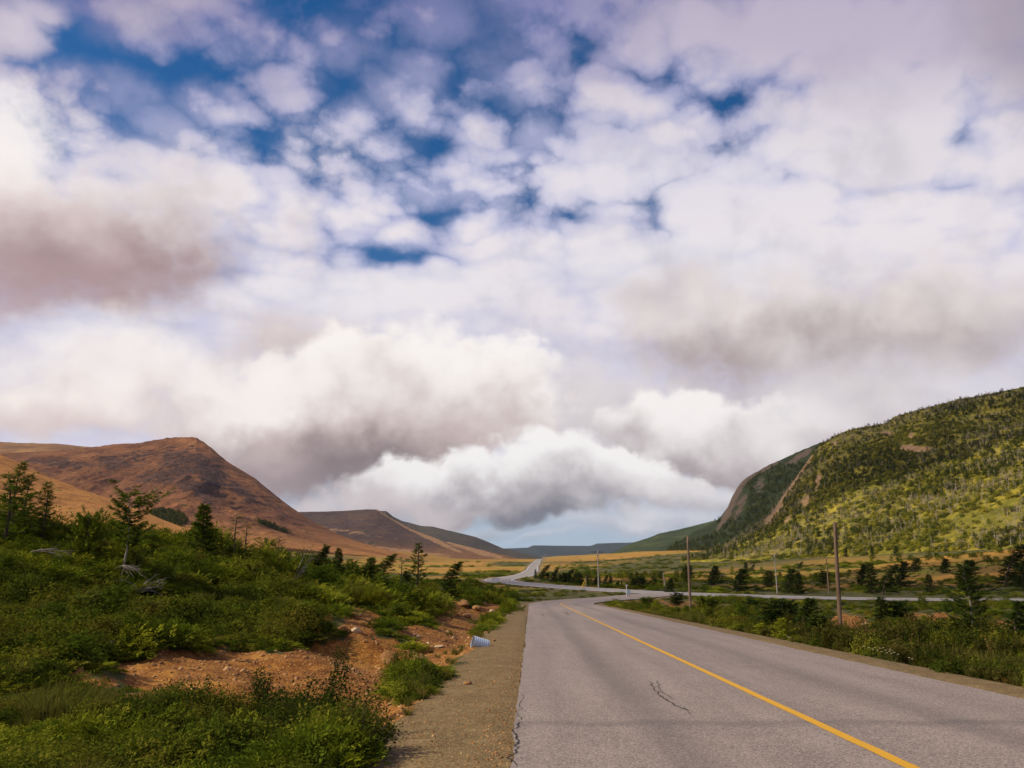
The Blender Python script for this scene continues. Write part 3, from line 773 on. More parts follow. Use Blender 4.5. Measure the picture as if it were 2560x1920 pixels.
LM_ROCK = [(400, 1000, 75, 40, .3, .62), (455, 1025, 60, 34, .8, .66), (350, 1030, 80, 24, -.1, .60), (250, 1000, 60, 22, .1, .58), (130, 1000, 90, 16, .1, .58), (310, 985, 90, 18, 0, .5), (420, 1055, 70, 26, .5, .6), (520, 1060, 50, 16, .7, .6), (600, 1100, 50, 10, .6, .5), (300, 1060, 60, 14, 0, .45)]
mountain = hill_mesh('mountain', V_lm, M_mtn, rocks_or_sunlit=LM_ROCK)
V_tg = hill_grid([(-700, 760, 700), (-300, 872, 660), (0, 981, 620), (50, 1003, 610), (100, 1027, 600), (150, 1047, 590), (225, 1074, 575), (250, 1082, 570), (300, 1099.5, 560), (350, 1122, 545), (390, 1137, 535), (430, 1152, 525), (480, 1172, 510), (520, 1190, 500)],
                 [(-700, 1150, 300), (0, 1168, 320), (250, 1176, 350), (400, 1184, 380), (520, 1196, 430)], 260, 90, p=1.35, rough=1.6, seed=21, back=(260, 0.6))
hill_mesh('hill_slope', V_tg, M_tongue)
hill_mesh('plateau', hill_grid([(-700, 935, 2700), (0, 954.5, 2700), (50, 957, 2700), (120, 958, 2700), (200, 966, 2750), (330, 990, 2800)], [(-700, 1100, 1800), (330, 1100, 1800)], 120, 40, p=0.9, rough=10, seed=31), M_plat)
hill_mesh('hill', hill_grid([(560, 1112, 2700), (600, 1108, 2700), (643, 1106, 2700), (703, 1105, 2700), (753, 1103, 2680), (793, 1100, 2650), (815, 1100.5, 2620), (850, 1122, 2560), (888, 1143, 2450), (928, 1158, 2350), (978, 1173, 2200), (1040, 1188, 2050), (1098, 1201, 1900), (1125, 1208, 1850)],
                            [(560, 1200, 1500), (800, 1207, 1500), (978, 1209, 1600), (1125, 1211, 1780)], 320, 80, p=1.3, rough=14, seed=41, gully=8, crest_noise=0.6), M_hill2, rocks_or_sunlit=[(850, 1120, 60, 6, .55, .9), (925, 1160, 90, 6, .45, 1), (1030, 1190, 90, 6, .28, 1), (760, 1150, 120, 6, .15, .45), (880, 1190, 120, 6, .12, .6)])  # these spots are sunlight painted along the ridge, not bare rock
hill_mesh('hill', hill_grid([(780, 1108, 3500), (800, 1103, 3480), (835, 1104, 3450), (848, 1115, 3430), (868, 1125, 3400), (888, 1130, 3380), (910, 1136, 3350), (935, 1137.5, 3300), (965, 1145, 3250), (998, 1152.5, 3200), (1028, 1160, 3150), (1053, 1170, 3100), (1085, 1184, 3000), (1106, 1188, 2950), (1150, 1200, 2850), (1185, 1208, 2800)],
                            [(780, 1206, 2300), (1000, 1208, 2300), (1185, 1210, 2600)], 260, 60, p=1.2, rough=14, seed=51, gully=8, crest_noise=0.6), M_hill3)
hill_mesh('far_hill', hill_grid([(1000, 1189, 7200), (1040, 1187, 7200), (1087, 1185, 7200), (1139.5, 1183, 7100), (1152, 1178, 7000), (1219.5, 1179, 7000), (1277, 1179, 7000), (1289.5, 1174, 6900), (1314.5, 1173, 6900), (1367, 1171.5, 6900), (1460, 1172, 6900), (1560, 1176, 6900)],
                                [(1000, 1206, 5200), (1560, 1206, 5200)], 240, 30, p=1.0, rough=26, seed=61, back=(2500, .2), crest_noise=2.0), M_far)
V_ra = hill_grid([(1290, 1207, 2300), (1307, 1201.5, 2350), (1340, 1185, 2450), (1369.5, 1171.5, 2500), (1402, 1161.5, 2550), (1424.5, 1152, 2600), (1469, 1143, 2650), (1549, 1123, 2700), (1620, 1110, 2700), (1720, 1100, 2700)],
                 [(1290, 1209, 1900), (1400, 1207, 1600), (1720, 1205, 1500)], 220, 60, p=1.2, rough=12, seed=71, gully=8)
hill_mesh('hill', V_ra, M_rfar)
V_rb = hill_grid([(1425, 1207, 1500), (1440, 1192, 1520), (1469, 1168, 1560), (1500, 1148, 1580), (1535, 1132, 1600), (1549, 1123, 1600), (1558, 1114, 1600), (1572, 1096, 1590), (1581, 1074, 1580), (1593, 1053, 1570), (1603, 1040, 1560), (1617, 1029, 1560), (1657, 1006, 1550), (1704, 985, 1540), (1764, 958.5, 1520), (1850, 935, 1500), (2000, 905, 1500)],
                 [(1425, 1209, 1180), (1500, 1207, 1120), (1600, 1205, 1080), (2000, 1200, 1000)], 300, 110, p=0.92, rough=8, seed=81, gully=7)
RB_ROCK = [(1574, 1102, 56, 8, -1.1, .85), (1593, 1062, 36, 9, -1.0, .85), (1562, 1128, 34, 5, -.9, .8), (1612, 1036, 34, 8, -.6, .9), (1655, 1012, 50, 5, -.5, .8), (1725, 988, 40, 7, -.5, .9), (1640, 1050, 14, 30, .3, .5), (1600, 1090, 10, 40, .4, .6)]
hill_mesh('hill', V_rb, M_rsh, rocks_or_sunlit=RB_ROCK)
RC = [(1470, 1209, 800), (1502, 1203, 810), (1540, 1189, 820), (1580, 1172, 830), (1630, 1138, 845), (1667, 1110, 855), (1684, 1082, 865), (1704, 1053, 872), (1731, 1016, 885), (1754, 982, 895), (1772, 959, 900), (1805, 940, 900), (1838, 927, 895), (1899, 916.5, 885), (1915.6, 913, 880),
      (1932, 900, 875), (1966, 890, 868), (2006, 880, 858), (2060, 866, 845), (2107, 856, 835), (2174, 843, 820), (2212, 836, 810), (2400, 800, 760), (2800, 720, 680)]
RCb = [(1470, 1211, 700), (1600, 1208, 610), (1800, 1203, 520), (2000, 1195, 450), (2212, 1180, 390), (2800, 1130, 300)]
V_rc = hill_grid(RC, RCb, 460, 150, p=1.08, rough=4.0, seed=91, gully=3.0, back=(500, 0.2), crest_noise=0.8)
RC_ROCK = [(1684, 1085, 46, 9, -1.15, 1), (1712, 1045, 34, 6, -.95, 1), (1742, 1000, 30, 6, -1.0, .9), (1768, 1040, 7, 17, .2, 1.2), (1765, 1056, 5, 8, 0, 1), (1970, 968, 40, 11, .1, .8), (1912, 935, 18, 6, .2, .7), (1740, 1085, 12, 22, .5, .6), (1705, 1120, 10, 18, .6, .6), (1660, 1125, 20, 8, -.8, .7), (1970, 942, 10, 9, 0, .6), (1805, 958, 10, 5, 0, .7)]
hillside = hill_mesh('hillside', V_rc, M_rmain, rocks_or_sunlit=RC_ROCK)
# ------------------------------------------------------------------ plant materials
M_fir = foliage('fir_needles', (0.022, 0.044, 0.006), (0.066, 0.104, 0.011), (0.150, 0.180, 0.018), patch=0.25, trans=0.22, dry=(0.085, 0.062, 0.030), dry_amt=0.45)
M_scrub = foliage('tuckamore_needles', (0.024, 0.048, 0.006), (0.100, 0.138, 0.011), (0.260, 0.270, 0.020), patch=0.33, trans=0.25, dry=(0.10, 0.070, 0.028), dry_amt=0.55)
M_broad = foliage('shrub_leaves', (0.016, 0.030, 0.005), (0.056, 0.078, 0.010), (0.165, 0.172, 0.018), patch=0.55, trans=0.32, dry=(0.14, 0.070, 0.020), dry_amt=0.55)
M_weed = foliage('weed_leaves', (0.016, 0.022, 0.005), (0.044, 0.050, 0.011), (0.115, 0.100, 0.024), patch=0.7, trans=0.3, dry=(0.16, 0.10, 0.035), dry_amt=0.65)
M_grass = foliage('grass_blades', (0.045, 0.055, 0.012), (0.110, 0.110, 0.024), (0.200, 0.165, 0.045), patch=0.4, trans=0.35, dry=(0.24, 0.125, 0.038), dry_amt=0.6)
M_dark = foliage('spruce_needles', (0.011, 0.024, 0.007), (0.026, 0.048, 0.010), (0.058, 0.085, 0.015), patch=0.12, trans=0.18)
M_larch = foliage('larch_needles', (0.014, 0.026, 0.007), (0.030, 0.050, 0.012), (0.060, 0.085, 0.018), patch=0.3, trans=0.3)
M_bright = foliage('alder_leaves', (0.042, 0.056, 0.010), (0.125, 0.135, 0.016), (0.30, 0.265, 0.026), patch=0.04, trans=0.3)

def bark(name, a, b):
    m, T, out = new_mat(name)
    pos = T.new('ShaderNodeTexCoord').outputs['Object']
    n = T.noise(T.v('MULTIPLY', pos, (14, 14, 1.6)), 1.0, 5, 0.65)
    principled(T, out, T.cramp(n, [(0.32, a), (0.68, b)]), 0.9, n, dist=0.01, strength=0.8, spec=0.1); return m
M_hillfir = foliage('hillside_needles', (0.022, 0.034, 0.008), (0.056, 0.074, 0.013), (0.125, 0.135, 0.024), patch=0.03, trans=0.22)
M_bark = bark('bark', (0.045, 0.034, 0.026), (0.12, 0.095, 0.075))
M_grey = bark('bleached_wood', (0.13, 0.11, 0.09), (0.33, 0.295, 0.25))
M_deadwood = bark('dead_spruce_wood', (0.20, 0.162, 0.122), (0.50, 0.425, 0.325))

# ------------------------------------------------------------------ plant shapes
class Parts:
    def __init__(s): s.v = []; s.q = []; s.n = 0
    def quads(s, Q):                                  # Q: (k,4,3)
        Q = np.asarray(Q, float); k = len(Q)
        s.v.append(Q.reshape(-1, 3)); s.q.append(np.arange(4 * k).reshape(k, 4) + s.n); s.n += 4 * k
    def tube(s, P, rad, sides=5):
        P = np.asarray(P, float); n = len(P); rad = np.broadcast_to(rad, (n,))
        d = np.gradient(P, axis=0); d /= np.linalg.norm(d, axis=1)[:, None] + 1e-9
        ref = np.array([0.31, 0.17, 0.93]) if abs(d[0, 2]) < 0.85 else np.array([1.0, 0.1, 0.05])
        a = np.cross(d, ref); a /= np.linalg.norm(a, axis=1)[:, None] + 1e-9; b = np.cross(d, a)
        th = np.arange(sides) * 2 * math.pi / sides
        V = P[:, None] + rad[:, None, None] * (a[:, None] * np.cos(th)[None, :, None] + b[:, None] * np.sin(th)[None, :, None])
        s.v.append(V.reshape(-1, 3))
        i = (np.arange(n - 1) * sides)[:, None]; j = np.arange(sides)[None]; j2 = (j + 1) % sides
        s.q.append(np.stack([i + j, i + j2, i + sides + j2, i + sides + j], -1).reshape(-1, 4) + s.n); s.n += n * sides
        # end cap
        s.v.append(P[-1:]); e = s.n; s.n += 1
        last = e - sides
        s.q.append(np.array([[last + k, last + (k + 1) % sides, e, e] for k in range(sides)]))
    def mesh(s, name, mat, smooth=False):
        V = np.concatenate(s.v); Q = np.concatenate(s.q)
        tri = Q[:, 2] == Q[:, 3]
        if tri.any():
            me = bpy.data.meshes.new(name)
            me.from_pydata(V.tolist(), [], [tuple(q[:3]) if t else tuple(q) for q, t in zip(Q.tolist(), tri)])
            me.materials.append(mat)
            if smooth: me.polygons.foreach_set('use_smooth', np.ones(len(me.polygons), dtype=bool))
            me.update(); return me
        return fast_mesh(name, V, Q, mat, smooth)

def unit(v): return v / (np.linalg.norm(v, axis=-1, keepdims=True) + 1e-9)

def blades(base, d, side, L, w, taper=0.25):
    """flat narrow leaves: base points, directions, side vectors, lengths, widths"""
    L = np.asarray(L)[:, None]; w = np.asarray(w)[:, None]
    tip = base + d * L; mid = base + d * L * 0.45
    return np.stack([base - side * w * 0.35, mid - side * w, tip + side * w * taper * 0.2, mid + side * w], 1)

def spray_set(r, n, radius, height, n_leaf, leaf, width, flat=0.7, shell=0.55):
    """a mound of fir sprays filling a low dome"""
    th = r.uniform(0, 2 * math.pi, n); el = np.arcsin(r.uniform(0.0, 1, n))
    rr = shell + (1 - shell) * r.uniform(0, 1, n) ** 0.6
    lump = 1 + 0.22 * np.sin(3 * th + r.uniform(0, 6)) * np.cos(el) + 0.15 * np.sin(5 * th + r.uniform(0, 6))
    c = np.stack([np.cos(th) * np.cos(el) * radius * rr * lump, np.sin(th) * np.cos(el) * radius * rr * lump, np.sin(el) * height * rr * (0.85 + 0.3 * (lump - 1)) + 0.02], 1)
    out = np.stack([np.cos(th) * np.cos(el), np.sin(th) * np.cos(el), np.sin(el) * 0.6 + 0.12], 1) + r.normal(0, 0.35, (n, 3))
    out = unit(out * np.array([1, 1, flat]))
    up = np.array([0, 0, 1.0]) + r.normal(0, 0.25, (n, 3)); sd = unit(np.cross(out, up)); up2 = np.cross(sd, out)
    Q = []
    for k in range(n_leaf):
        t = (k // 2 + 0.5) / (n_leaf / 2); s = 1 if k % 2 else -1
        b = c + out * (t - 0.6)[:, None] * (leaf * 2.4) if isinstance(t, np.ndarray) else c + out * (t - 0.6) * leaf * 2.4
        d = unit(out * 0.75 + sd * s * (0.75 - 0.3 * t) + r.normal(0, 0.16, (n, 3)))
        sv = unit(np.cross(d, up2) + r.normal(0, 0.25, (n, 3)))
        Q.append(blades(b, d, sv, leaf * (1.1 - 0.45 * t) * r.uniform(.7, 1.2, n), width * r.uniform(.8, 1.2, n)))
    return np.concatenate(Q)

def leafy_set(r, n, radius, height, leaf, shell=0.4):
    """a mound of broad leaves"""
    th = r.uniform(0, 2 * math.pi, n); el = np.arcsin(r.uniform(0, 1, n)); rr = shell + (1 - shell) * r.uniform(0, 1, n) ** 0.5
    lump = 1 + 0.28 * np.sin(2 * th + r.uniform(0, 6)) * np.cos(el) + 0.2 * np.sin(5 * th + r.uniform(0, 6)) + 0.1 * np.sin(9 * th + 7 * el)
    c = np.stack([np.cos(th) * np.cos(el) * radius * rr * lump, np.sin(th) * np.cos(el) * radius * rr * lump, np.sin(el) * height * rr * lump + 0.02], 1)
    nrm = unit(c / np.array([radius, radius, height]) + r.normal(0, 0.55, (n, 3)) + np.array([0, 0, 0.5]))
    d = unit(np.cross(nrm, r.normal(0, 1, (n, 3)))); sv = np.cross(nrm, d)
    return blades(c, d, sv, leaf * r.uniform(.6, 1.3, n), leaf * 0.30 * r.uniform(.8, 1.3, n), 0.5)

def scrub_clump(seed, n=230, nl=10, leaf=.15, w=.018):
    r = np.random.default_rng(seed); p = Parts(); p.quads(spray_set(r, n, 1.0, 0.72, nl, leaf, w)); return p.mesh('scrub', M_scrub)
def heath_clump(seed, n=1500, leaf=.105):
    r = np.random.default_rng(seed); p = Parts(); p.quads(leafy_set(r, n, 1.0, 0.85, leaf))
    for _ in range(9):
        a = r.uniform(0, 6.28); q = r.uniform(.3, .85); p.tube([(0, 0, 0), (math.cos(a) * q * .5, math.sin(a) * q * .5, .45), (math.cos(a) * q, math.sin(a) * q, r.uniform(.6, .95))], [.016, .012, .006], 4)
    return p.mesh('heath', M_broad)
def grass_tuft(seed, n=70, h=1.0, mat=None):
    r = np.random.default_rng(seed); p = Parts()
    a = r.uniform(0, 6.28, n); rad = r.uniform(0, .28, n); b = np.stack([np.cos(a) * rad, np.sin(a) * rad, np.zeros(n)], 1)
    ln = h * r.uniform(.45, 1.0, n); out = np.stack([np.cos(a), np.sin(a), np.zeros(n)], 1) * r.uniform(.05, .55, n)[:, None] + r.normal(0, .12, (n, 3)) * [1, 1, 0]
    m = b + out * ln[:, None] * .35 + np.array([0, 0, 1]) * (ln * .62)[:, None]; t = b + out * ln[:, None] * 1.0 + np.array([0, 0, 1]) * (ln * .93)[:, None]
    sv = unit(np.cross(out + [0, 0, .3], [0, 0, 1.0]) + r.normal(0, .3, (n, 3))) * (0.016 * h)
    p.quads(np.stack([b - sv, b + sv, m + sv * .8, m - sv * .8], 1)); p.quads(np.stack([m - sv * .8, m + sv * .8, t + sv * .1, t - sv * .1], 1))
    return p.mesh('grass', mat or M_grass)
def weed_clump(seed, n=16):
    r = np.random.default_rng(seed); p = Parts()
    for _ in range(n):
        a = r.uniform(0, 6.28); q = r.uniform(0, .5); h = r.uniform(.45, 1.0); ln = r.normal(0, .12, 2)
        b = np.array([math.cos(a) * q, math.sin(a) * q, 0]); t = b + [ln[0], ln[1], h]
        p.tube([b, (b + t) / 2 + [.01, .01, 0], t], [.011, .008, .004], 3)
        k = 22; tt = r.uniform(.15, 1, k); c = b + (t - b) * tt[:, None]
        aa = r.uniform(0, 6.28, k); d = unit(np.stack([np.cos(aa), np.sin(aa), r.uniform(.1, .9, k)], 1)); sv = unit(np.cross(d, [0, 0, 1]) + r.normal(0, .3, (k, 3)))
        p.quads(blades(c, d, sv, .20 * (1.15 - .6 * tt) * r.uniform(.7, 1.2, k), .030 * r.uniform(.8, 1.3, k)))
    return p.mesh('weed', M_weed)

def bend(h, lean, curve, wob, r, n=12):
    t = np.linspace(0, 1, n); x = lean * h * t + curve * h * t ** 2.5
    return np.stack([x + wob * h * np.sin(t * 7 + r.uniform(0, 6)) * .5 * t, wob * h * np.sin(t * 5 + r.uniform(0, 6)) * t, h * t], 1)

FINE = [.55, 1.7]
def conifer(seed, h=4.0, width=1.4, n_br=60, start=.08, lean=0., curve=0., wob=.015, droop=.15, flag=0.0, profile='cone', dens=1.0, needle=.30, nw=.05, mat=None, trunk_r=.07, sprig=10, tmat=None, upturn=.25):
    """a tapered trunk with limbs, and a crown of needle sprays along those limbs"""
    r = np.random.default_rng(seed); wood = Parts(); crown = Parts(); nw = nw * FINE[0]; sprig = int(sprig * FINE[1])
    sp = bend(h, lean, curve, wob, r); tt = np.linspace(0, 1, len(sp))
    wood.tube(sp, trunk_r * (1 - tt) ** .8 + .008, 7)
    allq = []
    for b in range(n_br):
        f = start + (1 - start) * ((b + r.uniform(0, 1)) / n_br) ** 0.92
        if f > .995: f = .995
        p0 = np.array([np.interp(f, tt, sp[:, k]) for k in range(3)])
        az = b * 2.4 + r.uniform(-.5, .5)
        if profile == 'cone': L = width * (1 - f) ** .85 * r.uniform(.65, 1.12) + .10
        elif profile == 'flat': L = width * (.30 + .9 * math.exp(-((f - .9) / .13) ** 2) + .45 * math.exp(-((f - .55) / .12) ** 2)) * r.uniform(.5, 1.1)
        elif profile == 'tier': L = width * (1 - f) ** .7 * (0.45 + .85 * (0.5 + .5 * math.sin(f * 26))) * r.uniform(.7, 1.1) + .08
        elif profile == 'bush': L = width * math.sqrt(max(.05, 1 - (f * 1.05 - .25) ** 2)) * r.uniform(.6, 1.1)
        else: L = width * (1 - f) ** .6 * (.35 + .9 * r.uniform(0, 1) ** 1.5) + .08
        if flag: L *= max(.22, 1 + flag * math.cos(az))
        dirv = np.array([math.cos(az) + flag * .55, math.sin(az), 0]); dirv /= np.linalg.norm(dirv)
        ns = 6; s = np.linspace(0, 1, ns)[:, None]
        rise = r.uniform(-.1, .25) + .5 * max(0, f - .7)
        P_ = p0 + dirv * L * s + np.array([0, 0, 1]) * (rise * L * s - droop * L * s ** 1.6 + upturn * L * s ** 3)
        wood.tube(P_, np.linspace(.016, .004, ns) * (trunk_r / .07) ** .5, 4)
        k = max(4, int(sprig * dens * (L / width + .3)))
        t = r.uniform(.12, 1.02, k); c = np.stack([np.interp(t, s[:, 0], P_[:, q]) for q in range(3)], 1)
        sd = np.cross(dirv, [0, 0, 1.0]); sg = np.where(np.arange(k) % 2, 1, -1)[:, None]
        d = unit(dirv * .65 + sd * sg * r.uniform(.35, 1.0, k)[:, None] + np.array([0, 0, 1]) * r.normal(.05, .22, k)[:, None])
        nn = unit(np.array([0, 0, 1.0]) + r.normal(0, .4, (k, 3))); sv = unit(np.cross(d, nn))
        Ls = needle * (1.15 - .5 * t) * r.uniform(.6, 1.25, k)
        # every sprig is a little fan of narrow blades
        for m_ in (-1, 0, 1):
            dm = unit(d + sv * m_ * .55 + r.normal(0, .12, (k, 3)))
            allq.append(blades(c + d * (Ls * .18 * (m_ == 0))[:, None], dm, unit(np.cross(dm, nn)), Ls * (.95 if m_ == 0 else .72), nw * r.uniform(.7, 1.2, k)))
    crown.quads(np.concatenate(allq))
    return wood.mesh('trunk', tmat or M_bark, True), crown.mesh('crown', mat or M_fir)

# ------------------------------------------------------------------ scatter (uncountable cover only)
def scatter(name, src, pts, rot, scl, idx, kind='stuff'):
    """one object: points carrying instanced plants"""
    col = bpy.data.collections.new(name + '_sources')
    for k, me in enumerate(src):
        o = bpy.data.objects.new('%s_source_%02d' % (name, k), me); col.objects.link(o)
    me = bpy.data.meshes.new(name)
    P_ = np.asarray(pts, np.float32); me.vertices.add(len(P_)); me.vertices.foreach_set('co', P_.ravel())
    a = me.attributes.new('rot', 'FLOAT_VECTOR', 'POINT'); a.data.foreach_set('vector', np.asarray(rot, np.float32).ravel())
    a = me.attributes.new('scl', 'FLOAT_VECTOR', 'POINT'); a.data.foreach_set('vector', np.asarray(scl, np.float32).ravel())
    a = me.attributes.new('idx', 'INT', 'POINT'); a.data.foreach_set('value', np.asarray(idx, np.int32))
    o = obj(name, me)
    ng = bpy.data.node_groups.new(name, 'GeometryNodeTree')
    ng.interface.new_socket('Geometry', in_out='INPUT', socket_type='NodeSocketGeometry'); ng.interface.new_socket('Geometry', in_out='OUTPUT', socket_type='NodeSocketGeometry')
    n = ng.nodes; l = ng.links
    i = n.new('NodeGroupInput'); u = n.new('NodeGroupOutput'); ip = n.new('GeometryNodeInstanceOnPoints'); ci = n.new('GeometryNodeCollectionInfo')
    ci.inputs['Collection'].default_value = col; ci.inputs['Separate Children'].default_value = True; ci.inputs['Reset Children'].default_value = True
    def att(nm, ty):
        q = n.new('GeometryNodeInputNamedAttribute'); q.data_type = ty; q.inputs['Name'].default_value = nm; return q.outputs[0]
    e2r = n.new('FunctionNodeEulerToRotation'); l.new(att('rot', 'FLOAT_VECTOR'), e2r.inputs[0])
    l.new(i.outputs[0], ip.inputs['Points']); l.new(ci.outputs[0], ip.inputs['Instance']); ip.inputs['Pick Instance'].default_value = True
    l.new(att('idx', 'INT'), ip.inputs['Instance Index']); l.new(e2r.outputs[0], ip.inputs['Rotation']); l.new(att('scl', 'FLOAT_VECTOR'), ip.inputs['Scale'])
    l.new(ip.outputs[0], u.inputs[0])
    md = o.modifiers.new('scatter', 'NODES'); md.node_group = ng
    return tag(o, kind=kind)

def polar(n, r0, r1, a0, a1, r_):
    """points spread evenly over the ground between two distances and two bearings"""
    rr = np.sqrt(r_.uniform(r0 ** 2, r1 ** 2, n)); az = np.radians(r_.uniform(a0, a1, n))
    return rr * np.sin(az), rr * np.cos(az)

def spin(n, r_, tilt=0.12): return np.stack([r_.normal(0, tilt, n), r_.normal(0, tilt, n), r_.uniform(0, 6.28, n)], 1)

def veg_room(x, y, z):
    """1 where plants may grow: off the roads, shoulders and bare soil"""
    s, g, b = cover(x, y, z); px, py = to_photo(x, y, z)
    clear = ((px - 998) / 50) ** 2 + ((py - 1418) / 40) ** 2 < 1          # trodden gap below the culvert end
    return (1 - sstep(.25, .5, s)) * (1 - sstep(.2, .45, g)) * (1 - clear), b

r_ = np.random.default_rng(5)
SRC_S = [scrub_clump(100 + k) for k in range(6)]
SRC_H = [heath_clump(200 + k) for k in range(5)]
SRC_G = [grass_tuft(300 + k) for k in range(5)]
SRC_W = [weed_clump(400 + k) for k in range(4)]

def left_side(x, y): return x < (-0.19 + RK * y) - 1.3
def right_side(x, y): return x > (7.5 + RK * y) + 0.8

S_P, S_R, S_S, S_I = [], [], [], []
def put(store, x, y, z, s, hs, idx, tilt=.12, sink=.05):
    n = len(x)
    store[0].append(np.stack([x, y, z - sink * s], 1)); store[1].append(spin(n, r_, tilt)); store[2].append(np.stack([s, s, s * hs], 1)); store[3].append(idx)
def finish(name, src, store):
    return scatter(name, src, np.concatenate(store[0]), np.concatenate(store[1]), np.concatenate(store[2]), np.concatenate(store[3]))

scr, hea, gra, wee = ([[], [], [], []] for _ in range(4))
def zone(n, r0, r1, a0, a1, keep, store, nsrc, smin, smax, hmin, hmax, mound=3.0, seed=0, gold_max=0.55, tall=None, dens=None):
    x, y = polar(n, r0, r1, a0, a1, r_)
    m = keep(x, y); x, y = x[m], y[m]; z = land(x, y)
    room, gold = veg_room(x, y, z)
    f = 0.5 + 0.9 * fbm(x / mound, y / mound, 3, 60 + seed)
    p = room * (gold < gold_max)
    if dens is not None: p = p * dens(x, y)
    m = (r_.uniform(0, 1, len(x)) < p); x, y, z, f = x[m], y[m], z[m], np.clip(f[m], 0, 1)
    s = smin + (smax - smin) * np.clip(f * .75 + r_.uniform(-.2, .35, len(x)), 0, 1)
    hs = r_.uniform(hmin, hmax, len(x)) * (.55 + .9 * f)
    edge = sstep(.2, .5, cover(x, y, z, 1.3)[0]); s = s * (1 - .5 * edge); hs = hs * (1 - .3 * edge)
    if tall is not None: hs = hs * tall(x, y)
    put(store, x, y, z, s, hs, r_.integers(0, nsrc, len(x)))

# left: heath and tuckamore near the camera, growing taller up the knoll and away
zone(1900, 4.5, 14, -42, 0, left_side, hea, 5, .16, .46, .7, 1.25, mound=1.6, seed=1)
zone(2300, 5, 20, -42, 0, left_side, scr, 6, .22, .68, .45, .95, mound=2.2, seed=2)
zone(1500, 14, 30, -42, 0, left_side, hea, 5, .30, .75, .6, 1.1, mound=2.4, seed=3)
zone(2400, 18, 48, -42, 0, left_side, scr, 6, .40, 1.15, .5, 1.0, mound=4, seed=4)
zone(2600, 44, 125, -42, 0, left_side, scr, 6, .7, 1.6, .6, 1.2, mound=7, seed=5, gold_max=.4)
zone(900, 30, 90, -42, 0, left_side, hea, 5, .5, 1.2, .7, 1.2, mound=5, seed=6)
zone(1100, 110, 240, -40, 0, lambda x, y: (x < -9), scr, 6, .8, 2.2, .5, 1.0, mound=18, seed=7, gold_max=.6, dens=lambda x, y: sstep(.35, .6, .5 + fbm(x / 25, y / 40, 3, 90)))
# right verge and the strip between the two roads
zone(2200, 11, 40, 15, 40, right_side, wee, 4, .30, .70, .8, 1.25, mound=2.0, seed=8)
zone(1000, 11, 55, 12, 40, right_side, hea, 5, .25, .65, .6, 1.15, mound=2.6, seed=9)
zone(1600, 28, 120, 4, 40, right_side, hea, 5, .35, .85, .5, .9, mound=5, seed=10)
zone(900, 26, 120, 4, 40, right_side, scr, 6, .4, .95, .5, .9, mound=6, seed=11)
zone(500, 100, 190, -4, 14, lambda x, y: x > -60, hea, 5, .4, .9, .35, .6, mound=6, seed=12, gold_max=.9)
# low cover across the plain
zone(3200, 150, 420, -12, 40, lambda x, y: x > -20, scr, 6, .7, 2.2, .35, .8, mound=25, seed=13, gold_max=.7, dens=lambda x, y: sstep(.42, .62, .5 + fbm(x / 60, y / 30, 3, 91)))
zone(2600, 400, 1200, -14, 34, lambda x, y: np.abs(x - .034 * y) > 12, scr, 6, 1.5, 4.0, .3, .6, mound=60, seed=14, gold_max=.75, dens=lambda x, y: sstep(.45, .65, .5 + fbm(x / 140, y / 60, 3, 92)))
zone(2600, 140, 340, 3, 40, lambda x, y: x > 18, hea, 5, .3, .9, .35, .7, mound=20, seed=30, gold_max=2.0, dens=lambda x, y: sstep(.40, .62, .5 + fbm(x / 40, y / 18, 3, 89)))
# low wind-clipped firs that make up the tall part of the tuckamore
fl = [[], [], [], []]
zone(420, 17, 46, -42, -1, left_side, fl, 5, .4, .85, .6, 1.0, mound=5, seed=21)
zone(900, 42, 120, -42, 0, left_side, fl, 5, .65, 1.5, .7, 1.05, mound=10, seed=22, gold_max=.4)
zone(200, 24, 100, 5, 40, right_side, fl, 5, .5, 1.05, .7, 1.1, mound=9, seed=23)
zone(700, 150, 420, -3, 40, lambda x, y: x > 12, fl, 5, 1.2, 2.6, .7, 1.1, mound=25, seed=24, gold_max=.99, dens=lambda x, y: sstep(.55, .75, .5 + fbm(x / 45, y / 30, 3, 99)))
SRC_L = [conifer(800 + k, h=1.0, width=.75, n_br=60, start=.03, dens=1.5, needle=.17, nw=.022, mat=[M_fir, M_scrub][k % 2], trunk_r=.03, sprig=9, lean=.1, curve=.15, flag=.35, profile=['bush', 'tier', 'bush', 'ragged', 'tier'][k])[1] for k in range(5)]
finish('low_firs', SRC_L, fl)
# grass
zone(3200, 5, 16, -42, 2, left_side, gra, 5, .16, .42, .6, 1.1, mound=1.5, seed=15, dens=lambda x, y: sstep(.40, .62, .5 + fbm(x / 2.2, y / 2.2, 3, 93)))
zone(2600, 12, 45, -42, 2, left_side, gra, 5, .25, .6, .6, 1.0, mound=3, seed=16, dens=lambda x, y: sstep(.38, .6, .5 + fbm(x / 5, y / 5, 3, 94)))
zone(3800, 9, 70, 8, 40, right_side, gra, 5, .22, .6, .6, 1.1, mound=3, seed=17)
# tufts along both edges of the shoulders
for side in (-1, 1):
    n = 1100; y = r_.uniform(5, 100, n); d = 1.3 + r_.gamma(1.6, .55, n)
    x = (-0.19 + RK * y - d) if side < 0 else (7.5 + RK * y + d - .35)
    z = land(x, y); m = r_.uniform(0, 1, n) < (veg_room(x, y, z)[0] * .8 + .12)
    put(gra, x[m], y[m], z[m], r_.uniform(.12, .34, m.sum()), r_.uniform(.6, 1.1, m.sum()), r_.integers(0, 5, m.sum()))
finish('tuckamore_scrub', SRC_S, scr); finish('heath_shrubs', SRC_H, hea); finish('grass', SRC_G, gra); finish('roadside_weeds', SRC_W, wee)

